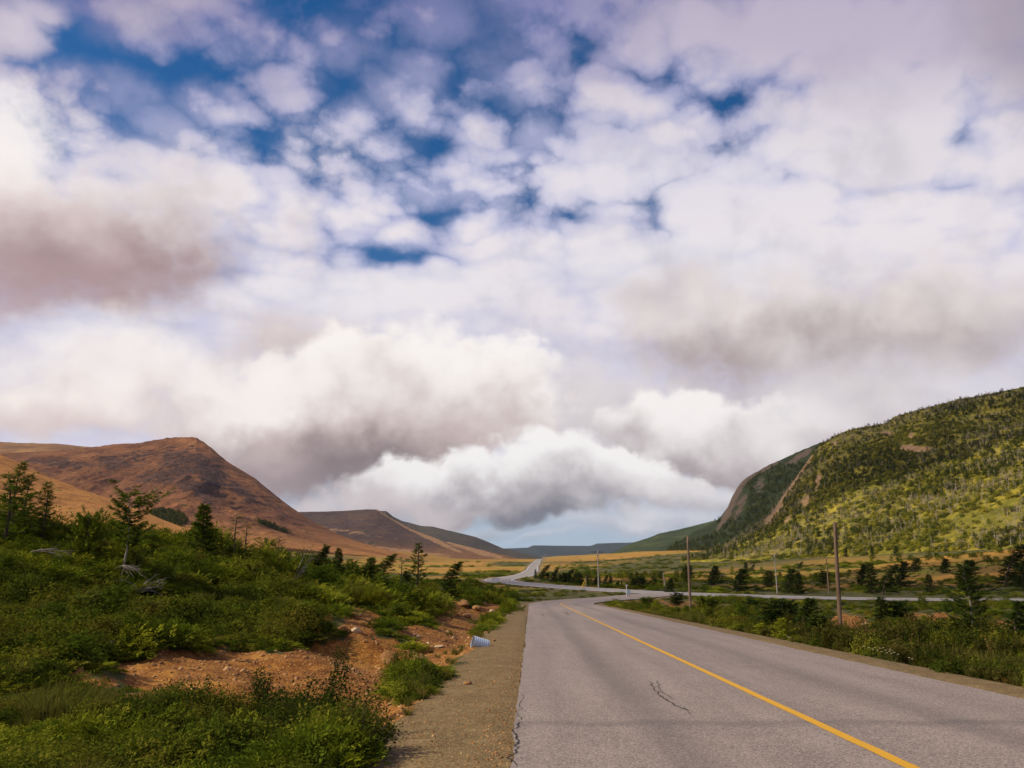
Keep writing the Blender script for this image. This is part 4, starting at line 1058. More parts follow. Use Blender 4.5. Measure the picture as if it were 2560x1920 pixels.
# stones of the bare patches
M_stone, T, out = new_mat('ochre_stone')
oi = T.new('ShaderNodeObjectInfo').outputs['Random']; pos = T.new('ShaderNodeNewGeometry').outputs['Position']
n = T.noise(pos, 14, 5, .65)
principled(T, out, T.mix(T.mul(n, .5), T.cramp(oi, [(0.0, (0.15, 0.070, 0.028)), (0.55, (0.34, 0.170, 0.058)), (1.0, (0.52, 0.32, 0.14))]), (0.20, 0.11, 0.05)), .9, n, dist=.02, spec=.15)
def rock_mesh(name, seed, mat, sub=3, flat=.6, rough=.22):
    bm = bmesh.new(); bmesh.ops.create_icosphere(bm, subdivisions=sub, radius=1)
    r = np.random.default_rng(seed); ax = unit(r.normal(0, 1, (9, 3))); lim = r.uniform(.55, .95, 9)
    for v in bm.verts:
        p = np.array(v.co)
        for a, q in zip(ax, lim):                    # flat facets knocked off a ball
            d = p @ a
            if d > q: p = p - a * (d - q) * .85
        k = 1 + rough * .5 * float(fbm(np.array([p[0] * 1.7 + seed]), np.array([p[1] * 1.7 + p[2] * 1.3]), 4, seed)[0])
        v.co = Vector(p * k * [1, 1, flat])
    me = bpy.data.meshes.new(name); bm.to_mesh(me); bm.free(); me.materials.append(mat)
    me.polygons.foreach_set('use_smooth', np.ones(len(me.polygons), dtype=bool)); me.update(); return me
SRC_R = [rock_mesh('stone', 500 + k, M_stone, 2, .55 + .1 * (k % 3)) for k in range(6)]
x, y = polar(110000, 6, 75, -32, 40, r_); m = y > 5; x, y = x[m], y[m]; z = land(x, y)
s, g, b = cover(x, y, z); m = r_.uniform(0, 1, len(x)) < sstep(.35, .7, s) * .75; x, y, z = x[m], y[m], z[m]
sz = np.clip(r_.lognormal(-3.55, .5, len(x)), .012, .10)
sto = [[], [], [], []]; put(sto, x, y, z, sz, r_.uniform(.7, 1.2, len(x)), r_.integers(0, 6, len(x)), tilt=.4, sink=.1)
n = 5200; y = 4.5 * np.exp(r_.uniform(0, 2.0, n)); x = -0.19 + RK * y - np.abs(np.where(r_.uniform(0, 1, n) < .3, r_.normal(.1, .22, n), r_.uniform(.02, 1.75, n))); z = land(x, y); put(sto, x, y, z, np.clip(r_.lognormal(-4.75, .45, n), .005, .028), r_.uniform(.7, 1.2, n), r_.integers(0, 6, n), tilt=.4, sink=.1)
finish('gravel_stones', SRC_R, sto)

# ------------------------------------------------------------------ woods on the right-hand hillside: thousands of stunted firs, broadleaf thickets and dead stems
def on_grid(V, n, r, w=None, rows=(1, None)):
    nr, nc, _ = V.shape; A = V[1:-5] if rows is None else V
    i = r.integers(1, nr - 6, n * 3); j = r.integers(0, nc - 1, n * 3)
    q = np.linalg.norm(np.cross(V[i, j + 1] - V[i, j], V[i + 1, j] - V[i, j]), axis=1)
    d2 = V[i, j, 1] ** 2
    pr = q; pr = pr / np.percentile(pr, 98)
    m = r.uniform(0, 1, n * 3) < pr; i, j = i[m][:n], j[m][:n]
    u, v = r.uniform(0, 1, len(i))[:, None], r.uniform(0, 1, len(i))[:, None]
    return (V[i, j] * (1 - u) + V[i, j + 1] * u) * (1 - v) + (V[i + 1, j] * (1 - u) + V[i + 1, j + 1] * u) * v, i / nr
FINE[:] = [1.0, 1.0]
def low_fir(seed, mat=None):
    return conifer(seed, h=1.0, width=.42, n_br=28, start=.04, dens=.55, needle=.17, nw=.045, mat=mat or M_hillfir, trunk_r=.03, sprig=5, profile='cone' if seed % 2 else 'ragged')[1]
def snag(seed):
    r = np.random.default_rng(seed); p = Parts(); sp = bend(1.0, r.normal(0, .08), r.normal(0, .06), .02, r, 7); p.tube(sp, np.linspace(.024, .006, 7), 5)
    for k in range(16):
        f = r.uniform(.25, 1); a = r.uniform(0, 6.28); L = .26 * (1.1 - f) + .05; q = np.array([np.interp(f, np.linspace(0, 1, 7), sp[:, c]) for c in range(3)])
        p.tube([q, q + np.array([math.cos(a) * L, math.sin(a) * L, r.uniform(-.1, .25) * L])], [.010, .004], 3)
    return p.mesh('snag', M_deadwood)
SRC_F = [low_fir(600 + k) for k in range(5)]
SRC_B = []
for k in range(4):
    p = Parts(); p.quads(leafy_set(np.random.default_rng(650 + k), 330, 1.0, .95, .26)); SRC_B.append(p.mesh('thicket', M_bright))
SRC_D = [snag(700 + k) for k in range(5)]
fir, thk, ded = ([[], [], [], []] for _ in range(3))
P_, f = on_grid(V_rc, 15000, r_)
m = (P_[:, 0] < P_[:, 1] * .72)
P_, f = P_[m], f[m]; m = rock_or_sunlit_mask(P_[None], RC_ROCK)[0] < .35; P_, f = P_[m], f[m]
dn = .5 + fbm(P_[:, 0] / 55, (P_[:, 1] + P_[:, 2]) / 70, 4, 95)
up = sstep(.12, .5, f)
m = r_.uniform(0, 1, len(P_)) < np.clip(.22 + .55 * up + 1.2 * (dn - .5), .05, 1)
A = P_[m]; n = len(A); s = r_.uniform(2.4, 5.4, n) * (1.05 - .25 * f[m])
put(fir, A[:, 0], A[:, 1], A[:, 2], s, r_.uniform(.6, 1.0, n), r_.integers(0, 5, n), tilt=.08)
P_, f = on_grid(V_rc, 15000, r_); m = (P_[:, 0] < P_[:, 1] * .72); P_, f = P_[m], f[m]; m = rock_or_sunlit_mask(P_[None], RC_ROCK)[0] < .35; P_, f = P_[m], f[m]
dn = .5 + fbm(P_[:, 0] / 40, (P_[:, 1] + P_[:, 2]) / 50, 4, 96)
m = r_.uniform(0, 1, len(P_)) < np.clip(.55 - .15 * f + 1.1 * (dn - .5), .08, 1); A = P_[m]; n = len(A)
put(thk, A[:, 0], A[:, 1], A[:, 2], r_.uniform(1.2, 3.0, n), r_.uniform(.6, 1.1, n), r_.integers(0, 4, n))
P_, f = on_grid(V_rc, 13000, r_); m = (P_[:, 0] < P_[:, 1] * .72); P_, f = P_[m], f[m]
dn = .5 + fbm(P_[:, 0] / 60, (P_[:, 1] + P_[:, 2]) / 40, 4, 97)
m = r_.uniform(0, 1, len(P_)) < np.clip(.55 - .30 * f + 1.5 * (dn - .5), .08, 1); A = P_[m]; n = len(A)
put(ded, A[:, 0], A[:, 1], A[:, 2], r_.uniform(3.0, 6.5, n), r_.uniform(.7, 1.1, n), r_.integers(0, 5, n), tilt=.14)
# shoulder behind: fir cover, coarser with distance
P_, f = on_grid(V_rb, 5000, r_); stp = np.ones(len(P_), bool)
g = .5 + fbm(P_[:, 0] / 90, (P_[:, 1] + P_[:, 2]) / 90, 4, 98); px, py = to_photo(P_[:, 0], P_[:, 1], P_[:, 2])
m = (g > .36) & (rock_or_sunlit_mask(P_[None], RB_ROCK)[0] < .3) & (px > 1440) & ((py > 1120) | (px > 1610)); A = P_[m]; n = len(A)
put(fir, A[:, 0], A[:, 1], A[:, 2], r_.uniform(4, 8, n), r_.uniform(.7, 1.1, n), r_.integers(0, 5, n), tilt=.06)
# the dark fir stand tucked under the red mountain
P_, f = on_grid(V_lm, 60000, r_); px, py = to_photo(P_[:, 0], P_[:, 1], P_[:, 2])
m = (((px - 362) / 42) ** 2 + ((py - 1122 - (px - 362) * .12) / 17) ** 2 < 1) | (((px - 590) / 40) ** 2 + ((py - 1140 - (px - 590) * .35) / 4) ** 2 < 1); A = P_[m][:700]; n = len(A)
put(fir, A[:, 0], A[:, 1], A[:, 2], r_.uniform(4, 7, n), r_.uniform(.7, 1.0, n), r_.integers(0, 5, n), tilt=.06)
finish('fir_wood', SRC_F, fir); finish('broadleaf_thicket', SRC_B, thk); finish('dead_fir_stems', SRC_D, ded)
# ------------------------------------------------------------------ things: trees
def gz_at(x, y): return float(land([x], [y])[0])
def foot(px, py=None, Y=None):
    """ground point under a point of the photograph, by its foot or by its distance"""
    if Y is None: return hit(px, py)
    x = slope(px, 1207)[0] * Y
    for _ in range(3):
        z = gz_at(x, Y); w = Y * CP + (z - EYE) * SP; x = (px - CX) / F_PX * w
    return Vector((x, Y, z))
def top_height(p, py):
    return max(0.25, EYE + slope(CX, py)[1] * p.y - p.z)

def kind_mesh(fn): return fn()
KINDS = {}
def kind(name, hbase, *a, **k):
    KINDS[name] = (conifer(*a, h=hbase, **k), hbase)
FINE[:] = [.55, 1.7]
kind('layered', 4.0, 11, width=1.35, n_br=46, start=.16, profile='tier', dens=1.0, needle=.40, nw=.05, wob=.03, flag=.35, droop=.05, sprig=13)
kind('layered_thin', 3.0, 12, width=1.0, n_br=34, start=.12, profile='tier', dens=.9, needle=.34, nw=.045, wob=.03, flag=.25, droop=.05, sprig=11)
kind('flat', 4.0, 13, width=1.45, n_br=40, start=.38, profile='flat', dens=1.5, needle=.42, nw=.055, wob=.06, lean=.03, flag=.15, droop=-.05, sprig=14, trunk_r=.062, tmat=M_grey)
kind('cone', 3.0, 14, width=1.15, n_br=70, start=.03, profile='cone', dens=1.6, needle=.34, nw=.05, sprig=12)
kind('sparse', 3.0, 15, width=1.0, n_br=26, start=.10, profile='ragged', dens=.7, needle=.30, nw=.030, sprig=9, mat=M_larch)
kind('spire', 3.5, 16, width=1.05, n_br=64, start=.03, profile='tier', dens=1.2, needle=.28, nw=.042, sprig=11, mat=M_dark, droop=.1)
kind('windswept', 2.6, 17, width=1.0, n_br=54, start=.05, profile='cone', dens=1.4, needle=.34, nw=.05, lean=.18, curve=.30, flag=.6, sprig=11, mat=M_dark)
kind('windswept_broad', 2.6, 18, width=1.5, n_br=70, start=.04, profile='ragged', dens=1.5, needle=.36, nw=.055, lean=.10, curve=.20, flag=.5, sprig=12, mat=M_dark)
kind('dark_cone', 3.0, 19, width=.95, n_br=70, start=.02, profile='cone', dens=1.5, needle=.30, nw=.05, sprig=11, mat=M_dark, lean=.03)
kind('dark_bush', 2.0, 20, width=1.2, n_br=70, start=.03, profile='bush', dens=1.4, needle=.34, nw=.055, sprig=11, mat=M_dark, lean=.1, curve=.1)
kind('larch', 4.5, 21, width=1.55, n_br=60, start=.08, profile='ragged', dens=2.0, needle=.34, nw=.038, sprig=18, mat=M_larch, tmat=M_grey, trunk_r=.06, lean=.03, curve=-.05, droop=.05)
kind('fir_mound', 1.6, 22, width=1.5, n_br=80, start=.02, profile='bush', dens=1.5, needle=.34, nw=.05, sprig=12, mat=M_scrub, droop=.1)

def tree(name, k, px, top, label, Y=None, base=None, rz=0, wide=1.0, cat='tree', group=None):
    p = foot(px, base, Y); (tm, cm), hb = KINDS[k]
    s = top_height(p, top) / hb
    r = empty(name, (p.x, p.y, p.z - .06), rz, (s * wide, s * wide, s))
    tag(r, label, cat, group)
    obj('trunk', tm, r); obj('crown', cm, r)
    return r

LEFT = [
    ('fir_tree', 'layered', 22, 996, 33, 'tallest layered fir at the left edge of the photo, standing on the scrub knoll', 0.4, .95),
    ('fir_tree', 'layered_thin', 47, 1030, 34, 'slim layered fir just right of the tallest one on the left knoll', 2.0, 1.0),
    ('fir_tree', 'layered', 90, 1041, 33, 'broad layered fir with a pointed top, rightmost of the knoll cluster at left', 4.0, 1.0),
    ('fir_tree', 'layered_thin', 4, 1022, 31, 'fir cut by the left border of the photo beside the tallest one', 5.2, 1.0),
    ('flat_topped_fir', 'flat', 263, 1068, 30, 'flat-topped fir with a bleached bare lower trunk on the left knoll', 0.2, .95),
    ('spruce_tree', 'cone', 432, 1088, 38, 'full conical spruce standing above the scrub below the red mountain', 1.0, .9),
    ('larch_tree', 'sparse', 503, 1106, 42, 'thin see-through conifer right of the conical spruce', 3.0, .9),
    ('larch_tree', 'sparse', 527, 1122, 43, 'short see-through conifer with a crooked top beside the thin one', 1.5, 1.0),
    ('larch_tree', 'sparse', 598, 1158, 46, 'scraggy low conifer above the scrub below the mountain foot', 2.2, 1.2),
    ('spruce_tree', 'windswept', 668, 1178, 52, 'bent-topped spruce in the scrub under the long mountain spur', 0.2, 1.0),
    ('spruce_tree', 'spire', 699, 1174, 54, 'small narrow spruce tip between two bent ones on the scrub skyline', 0.8, .8),
    ('spruce_tree', 'dark_cone', 729, 1183, 56, 'small bushy spruce tip on the scrub skyline left of the bent pair', 2.0, .9),
    ('spruce_tree', 'windswept', 801, 1196, 56, 'broad dark spruce with its top combed over to the right', 0.1, 1.2),
    ('spruce_tree', 'windswept_broad', 784, 1203, 54, 'shorter dark spruce close left of the combed-over one', 6.0, .8),
    ('larch_tree', 'sparse', 866, 1202, 58, 'grey-green feathery conifer left of the tall spire spruce', 1.0, .9),
    ('spruce_tree', 'spire', 901, 1172, 52, 'tall spruce with a thin bare-looking spire, in the middle of the left scrub', 0.0, .95),
    ('spruce_tree', 'windswept', 946, 1213, 60, 'spruce leaning far over to the right beside the spire spruce', 0.0, 1.0),
    ('spruce_tree', 'dark_cone', 878, 1232, 53, 'low dark spruce at the foot of the tall spire spruce', 2.6, 1.2),
]
for nm, k, px, top, Y, lb, rz, wd in LEFT: tree(nm, k, px, top, lb, Y=Y, rz=rz, wide=wd)
tree('green_bush', 'fir_mound', 182, 1114, 'rounded bright green bush on the skyline between the left firs and the flat-topped fir', Y=31, rz=1, wide=.42, cat='bush')

RIGHT = [
    ('spruce_tree', 'dark_bush', 1483, 1223, 1256, 'round dark spruce right behind the second log pole', 0.1, .9),
    ('spruce_tree', 'windswept', 1437, 1248, 1280, 'dark wind-bent spruce next to the leaning grey post', 0.1, 1.0),
    ('spruce_tree', 'dark_cone', 1452, 1252, 1280, 'pointed dark spruce between the leaning grey post and the second log pole', 1.2, .9),
    ('spruce_tree', 'windswept_broad', 1535, 1222, 1264, 'ragged wide spruce with a pale dead branch, right of the second log pole', 0.0, 1.0),
    ('spruce_tree', 'windswept_broad', 1592, 1229, 1278, 'big triangular dark spruce beyond the highway, left of the grey pole', 0.2, 1.2),
    ('spruce_tree', 'dark_cone', 1611, 1214, 1236, 'left tree of the small pair of spruces out on the orange bog', 0.4, 1.3),
    ('spruce_tree', 'windswept', 1622, 1219, 1236, 'right tree of the small pair of spruces out on the orange bog', 0.4, 1.2),
    ('spruce_tree', 'dark_bush', 1660, 1235, 1268, 'rounded dark spruce left of the grey pole beyond the highway', 0.4, .8),
    ('spruce_tree', 'windswept_broad', 1702, 1228, 1282, 'dark spruce directly right of the grey pole beyond the highway', 0.4, 1.0),
    ('spruce_tree', 'dark_cone', 1727, 1234, 1282, 'slim dark spruce second to the right of the grey pole', 0.9, 1.0),
    ('spruce_tree', 'windswept', 1724, 1213, 1229, 'low combed-over spruce out on the bog above the grey pole trees', 0.1, 1.4),
    ('spruce_tree', 'sparse', 1754, 1249, 1284, 'thin spruce at the highway edge left of the brown pole', 0.9, 1.2),
    ('spruce_tree', 'dark_bush', 1780, 1234, 1263, 'small dark spruce hugging the left side of the brown pole', 0.9, .9),
    ('spruce_tree', 'windswept_broad', 1858, 1219, 1266, 'wide dark spruce right of the near log pole, leaning right', 0.0, 1.0),
    ('spruce_tree', 'dark_cone', 1884, 1216, 1282, 'pointed dark spruce in the clump right of the near log pole', 0.5, 1.1),
    ('spruce_tree', 'windswept', 1908, 1219, 1282, 'tallest bent spruce in the clump right of the near log pole', 0.1, 1.2),
    ('spruce_tree', 'windswept_broad', 1945, 1213, 1268, 'right-hand spruce of the clump right of the near log pole', 0.1, .9),
    ('spruce_tree', 'windswept', 1970, 1206, 1236, 'combed-over spruce on the far bog right of the clump', 0.2, 1.3),
    ('spruce_tree', 'dark_cone', 2010, 1240, 1284, 'rounded grey-green spruce beyond the end of the visible highway line', 1.4, 1.2),
    ('spruce_tree', 'windswept_broad', 2038, 1207, 1238, 'low swept spruce on the far bog, near the right side', 0.2, 1.1),
    ('spruce_tree', 'windswept_broad', 2082, 1210, 1282, 'tall dark spruce behind the feathery larch at right', 0.0, 1.0),
    ('spruce_tree', 'windswept', 2172, 1177, 1268, 'tall spruce with a nodding top near the right border', 0.0, 1.15),
    ('spruce_tree', 'windswept_broad', 2208, 1212, 1272, 'dark spruce cut by the right border of the photo', 0.3, 1.1),
    ('spruce_tree', 'dark_cone', 1884, 1178, 1206, 'lone dark cone-shaped spruce at the foot of the sunny hillside', 0.3, .9),
    ('spruce_tree', 'dark_cone', 1828, 1183, 1203, 'small dark spruce at the hillside foot right of the near log pole', 0.7, 1.0),
    ('spruce_tree', 'windswept_broad', 1935, 1180, 1201, 'broad dark spruce at the hillside foot right of the lone cone', 0.7, 1.0),
    ('larch_tree', 'larch', 2104, 1218, 1384, 'large feathery larch with a pale trunk in the right verge', 0.0, 1.05),
    ('fir_shrub', 'dark_cone', 1906, 1288, 1354, 'dark conical fir shrub in the verge right of the near log pole', 0.6, 1.5),
    ('fir_shrub', 'dark_bush', 1948, 1300, 1356, 'lower dark fir shrub beside the conical one in the right verge', 1.6, 1.0),
    ('fir_shrub', 'dark_bush', 1680, 1297, 1362, 'wide dark fir shrub in the verge left of the near log pole', 0.4, 1.4),
    ('fir_shrub', 'windswept_broad', 1732, 1290, 1366, 'dark fir shrub touching the near log pole on its left', 0.0, 1.1),
    ('fir_shrub', 'dark_bush', 1770, 1328, 1382, 'low fir shrub in front of the near log pole on its left', 0.9, 1.2),
    ('fir_shrub', 'dark_bush', 1624, 1296, 1330, 'small fir shrub between the highway and the road, left of the wide ones', 0.9, 1.2),
    ('fir_shrub', 'dark_bush', 1462, 1281, 1306, 'dark shrub at the foot of the second log pole on its left', 0.9, 1.3),
    ('fir_shrub', 'fir_mound', 1530, 1290, 1326, 'greener fir shrub right of the second log pole by the highway', 0.9, 1.2),
    ('fir_shrub', 'fir_mound', 1400, 1291, 1312, 'low green shrub on the verge below the junction sign', 0.9, 1.4),
    ('fir_shrub', 'windswept_broad', 2192, 1296, 1400, 'dark fir shrub at the right border in the near verge', 0.2, 1.0),
    ('fir_shrub', 'dark_bush', 2030, 1350, 1400, 'dark low fir shrub left of the feathery larch', 0.6, 1.3),
]
for nm, k, px, top, base, lb, rz, wd in RIGHT: tree(nm, k, px, top, lb, base=base, rz=rz, wide=wd, cat='bush' if nm == 'fir_shrub' else 'tree')
# the even row of little spruces lining the far side of the highway: nothing tells them apart
rr = random.Random(4)
for k in range(34):
    px = 1158 + (1425 - 1158) * (k + rr.uniform(-.35, .35)) / 33
    base = 1253 + 16 * min(1, (px - 1158) / 160) + rr.uniform(-3, 3)
    h = rr.uniform(11, 30) * (1.1 if px < 1260 else .85)
    kk = rr.choice(['windswept', 'dark_cone', 'dark_cone', 'windswept_broad', 'dark_bush'])
    tree('spruce_tree', kk, px, base - h, 'small dark spruce in the dense row lining the far side of the highway', base=base, rz=rr.uniform(-.4, .8), wide=rr.uniform(.9, 1.5), group='spruces in the row beyond the highway')

# ------------------------------------------------------------------ leafy bushes close to the camera
def leafy_bush(px, py, radius, height, n, leaf, label, seed, tallstems=0, mat=None, Y=None):
    p = foot(px, py, Y); r = np.random.default_rng(seed)
    root = tag(empty('leafy_bush', (p.x, p.y, p.z - .03), r.uniform(0, 6)), label, 'bush')
    st = Parts(); lv = Parts(); Q = []
    for k in range(26 + tallstems):
        a = r.uniform(0, 6.28); q = radius * math.sqrt(r.uniform(0.02, 1)); hh = height * (1 - .45 * (q / radius) ** 2) * r.uniform(.75, 1.1)
        if k >= 26: q *= .4; hh = height * r.uniform(1.25, 1.7)
        P_ = np.array([(0, 0, 0), (math.cos(a) * q * .45, math.sin(a) * q * .45, hh * .5), (math.cos(a) * q, math.sin(a) * q, hh)]) + r.normal(0, .02, (3, 3)); P_[0, 2] = 0
        t5 = np.linspace(0, 1, 6)[:, None]; C5 = (1 - t5) ** 2 * P_[0] + 2 * t5 * (1 - t5) * P_[1] + t5 ** 2 * P_[2]
        st.tube(C5, np.linspace(.008, .0025, 6), 4)
        m = n // 26; t = r.uniform(.25, 1.05, m)[:, None]; c = (1 - t) ** 2 * P_[0] + 2 * t * (1 - t) * P_[1] + t ** 2 * P_[2] + r.normal(0, .085 * radius / .6, (m, 3)) * (1 if k < 26 else .35)
        nr = unit(r.normal(0, .6, (m, 3)) + np.array([0, 0, .9])); d = unit(np.cross(nr, r.normal(0, 1, (m, 3)))); sv = np.cross(nr, d)
        Q.append(blades(c, d, sv, leaf * r.uniform(.6, 1.3, m), leaf * .28 * r.uniform(.8, 1.2, m), .5))
    lv.quads(np.concatenate(Q))
    obj('stems', st.mesh('stems', M_bark), root); obj('foliage', lv.mesh('foliage', mat or M_broad), root)
    return root
M_leafdark = foliage('dark_shrub_leaves', (0.010, 0.018, 0.004), (0.024, 0.036, 0.007), (0.066, 0.072, 0.013), patch=0.9, trans=0.25, dry=(0.10, 0.060, 0.018), dry_amt=0.5)
leafy_bush(690, 1600, .95, .72, 6500, .050, 'wide dark leafy bush nearest the gravel shoulder, at the bottom of the photo', 31, 3, M_leafdark)
leafy_bush(560, 1570, .75, .55, 4800, .048, 'dark leafy bush with tall sprigs in front of the orange gravel patch', 32, 7, M_leafdark)
leafy_bush(620, 1655, .8, .6, 5200, .046, 'dark leafy bush at the bottom border between gravel patch and shoulder', 33, 2, M_leafdark)
leafy_bush(430, 1560, .55, .42, 3000, .044, 'dark low bush along the near rim of the orange gravel, left of the sprigged one', 34, 2, M_leafdark)
leafy_bush(920, 1480, .55, .30, 2400, .050, 'green weedy bush on the bank between the gravel patch and the shoulder', 35, 6, M_broad)
leafy_bush(938, 1472, .42, .22, 1800, .050, 'green weedy bush on the bank just below the culvert end', 36, 5, M_broad)
leafy_bush(780, 1635, .45, .40, 2400, .045, 'small dark bush at the bottom border touching the gravel shoulder', 38, 2, M_leafdark)

# ------------------------------------------------------------------ bare dead branches
def dead_branch(px, py, size, label, seed, up=.5, n=9, spread=1.2, name='dead_branch', cat='branch', mat=None, lift=0.0, Y=None):
    p = foot(px, py, Y); r = np.random.default_rng(seed); P_ = Parts(); a0 = r.uniform(-.6, .6)
    for k in range(n):
        a = a0 + r.uniform(-spread, spread); L = size * r.uniform(.5, 1.0); t = np.linspace(0, 1, 6)[:, None]
        d = np.array([math.cos(a), math.sin(a) * .7, up * r.uniform(.3, 1.3)])
        line = d * L * t + r.normal(0, .035 * size, (6, 3)) * t + np.array([0, 0, -.28 * L]) * t ** 2.4
        P_.tube(line, np.linspace(.014, .004, 6) * size ** .5, 4)
        for m in range(3):
            f = r.integers(2, 5); b = line[f]; aa = a + r.uniform(-1.1, 1.1); l2 = L * r.uniform(.18, .38)
            P_.tube([b, b + np.array([math.cos(aa), math.sin(aa) * .7, r.uniform(-.2, .6)]) * l2], [.006 * size ** .5, .002], 3)
    o = obj(name, P_.mesh(name, mat or M_grey), None, (p.x, p.y, p.z + lift)); tag(o, label, cat); return o
dead_branch(262, 1205, 1.1, 'tangle of bleached dead roots hanging below the flat-topped fir', 41, -.15, 22, 1.9, 'dead_roots', 'roots', lift=.6, Y=29.4)
dead_branch(60, 1172, 1.5, 'long grey dead branch lying on the scrub under the left firs', 42, .2, 5, .5, lift=.75, Y=29)
dead_branch(200, 1400, .55, 'curled bleached twig sticking out of the scrub left of the gravel patch', 43, .7, 5, .9, lift=.25)
dead_branch(225, 1416, .5, 'thin grey twig just right of the curled bleached one', 44, .5, 4, .8, lift=.2)
dead_branch(36, 1300, .6, 'pale forked twig in the scrub near the left border', 45, .9, 3, .6, lift=.35)
dead_branch(300, 1292, 1.3, 'grey leafless brush in the scrub below the flat-topped fir', 46, .55, 16, 2.4, lift=.2)
dead_branch(632, 1258, 1.5, 'pale dead fir top standing in the dark scrub below the mountain spur', 47, 1.6, 10, .9, lift=.3, Y=44)
dead_branch(1557, 1221, 2.2, 'white dead branch on top of the ragged spruce right of the second log pole', 48, .3, 6, .9, lift=3.0, Y=165)
dead_branch(515, 1430, .7, 'thin dark stick lying on the orange gravel', 49, .05, 2, .4, mat=M_bark, lift=.02)

# ------------------------------------------------------------------ rocks one can tell apart
M_boulder, T, out = new_mat('boulder_rock')
pos = T.new('ShaderNodeNewGeometry').outputs['Position']; n = T.noise(pos, 7, 6, .68)
principled(T, out, T.cramp(n, [(.3, (0.16, 0.080, 0.035)), (.5, (0.29, 0.15, 0.060)), (.7, (0.43, 0.25, 0.11))]), .92, n, dist=.04, spec=.12)
M_pale, T, out = new_mat('pale_rock')
pos = T.new('ShaderNodeNewGeometry').outputs['Position']; n = T.noise(pos, 9, 6, .68)
principled(T, out, T.cramp(n, [(.3, (0.30, 0.21, 0.12)), (.5, (0.46, 0.34, 0.20)), (.7, (0.60, 0.48, 0.32))]), .92, n, dist=.03, spec=.12)
ROCKS = [(842, 1431, 36, 'large smooth ochre boulder standing on the gravel patch', .95, 0), (905, 1430, 40, 'flat ochre boulder right of the large one on the gravel patch', .45, 0),
         (1010, 1478, 17, 'orange stone lying alone on the gravel shoulder', .5, 0), (948, 1398, 20, 'flat pale slab at the head of the gravel patch', .35, 1), (925, 1391, 10, 'white stone just left of the pale slab', .6, 1),
         (1067, 1385, 9, 'small orange stone on the bank right of the culvert end', .7, 0), (980, 1380, 8, 'small whitish stone on the bare soil left of the culvert end', .8, 1), (904, 1376, 9, 'small yellowish stone on the soil left of the white one', .7, 1),
         (768, 1366, 22, 'blocky pale rock in the wash above the gravel mound', .6, 1), (738, 1360, 24, 'ochre rock at the left of the wash above the gravel mound', .55, 0), (768, 1331, 26, 'long ochre rock under the scrub above the wash', .5, 0),
         (1000, 1308, 26, 'big ochre rock in the rocky cut under the scrub left of the road', .6, 0), (1028, 1318, 20, 'ochre rock lower in the rocky cut left of the road', .6, 0), (1046, 1306, 14, 'smaller ochre rock at the right of the rocky cut', .7, 0),
         (1008, 1332, 18, 'low ochre rock at the bottom of the rocky cut', .5, 0), (1062, 1323, 12, 'pale rock at the roadside end of the rocky cut', .7, 1), (388, 1272, 14, 'ochre rock showing in the scrub below the conical spruce', 1.1, 0), (452, 1296, 14, 'ochre rock in the scrub lower right of the other one', .9, 0),
         (1005, 1655, 22, 'thin yellow-brown stone at the shoulder edge near the bottom border', .35, 0), (1870, 1352, 14, 'pale rock on the bare ground behind the near log pole', .6, 1)]
for i, (px, py, wpx, lb, fl, pale) in enumerate(ROCKS):
    p = foot(px, py) if py < 1650 else Vector((-1.2, 8.1, gz_at(-1.2, 8.1)))
    s = wpx / F_PX * p.length * .56
    o = obj('boulder' if wpx > 30 else 'rock', rock_mesh('rock', 900 + i, M_pale if pale else M_boulder, 4, 1.0, .3), None, (p.x, p.y, p.z + s * fl * .35))
    o.scale = (s, s * .8, s * fl); o.rotation_euler = (.1, .08, i * 1.3)
    tag(o, lb, 'boulder' if wpx > 30 else 'rock')

# ------------------------------------------------------------------ poles
M_log, T, out = new_mat('weathered_log')
pos = T.new('ShaderNodeTexCoord').outputs['Object']; n = T.noise(T.v('MULTIPLY', pos, (9, 9, .7)), 1.0, 6, .7); n2 = T.noise(pos, 1.2, 3, .6)
principled(T, out, T.mix(T.mul(n2, .5), T.cramp(n, [(.3, (0.085, 0.058, 0.040)), (.5, (0.17, 0.120, 0.085)), (.7, (0.27, 0.205, 0.155))]), (0.13, 0.075, 0.045)), .9, n, dist=.02, strength=.9, spec=.12)
M_pole = bark('grey_pole_wood', (0.20, 0.18, 0.155), (0.42, 0.39, 0.35))
M_iron, T, out = new_mat('galvanised_steel')
n = T.noise(T.new('ShaderNodeNewGeometry').outputs['Position'], 9, 4, .6)
principled(T, out, T.mix(n, (0.30, 0.34, 0.38), (0.52, 0.56, 0.60)), .45, n, dist=.004, metal=.55, spec=.5)
M_glass, T, out = new_mat('porcelain'); principled(T, out, (0.10, 0.07, 0.06), .3, spec=.6)

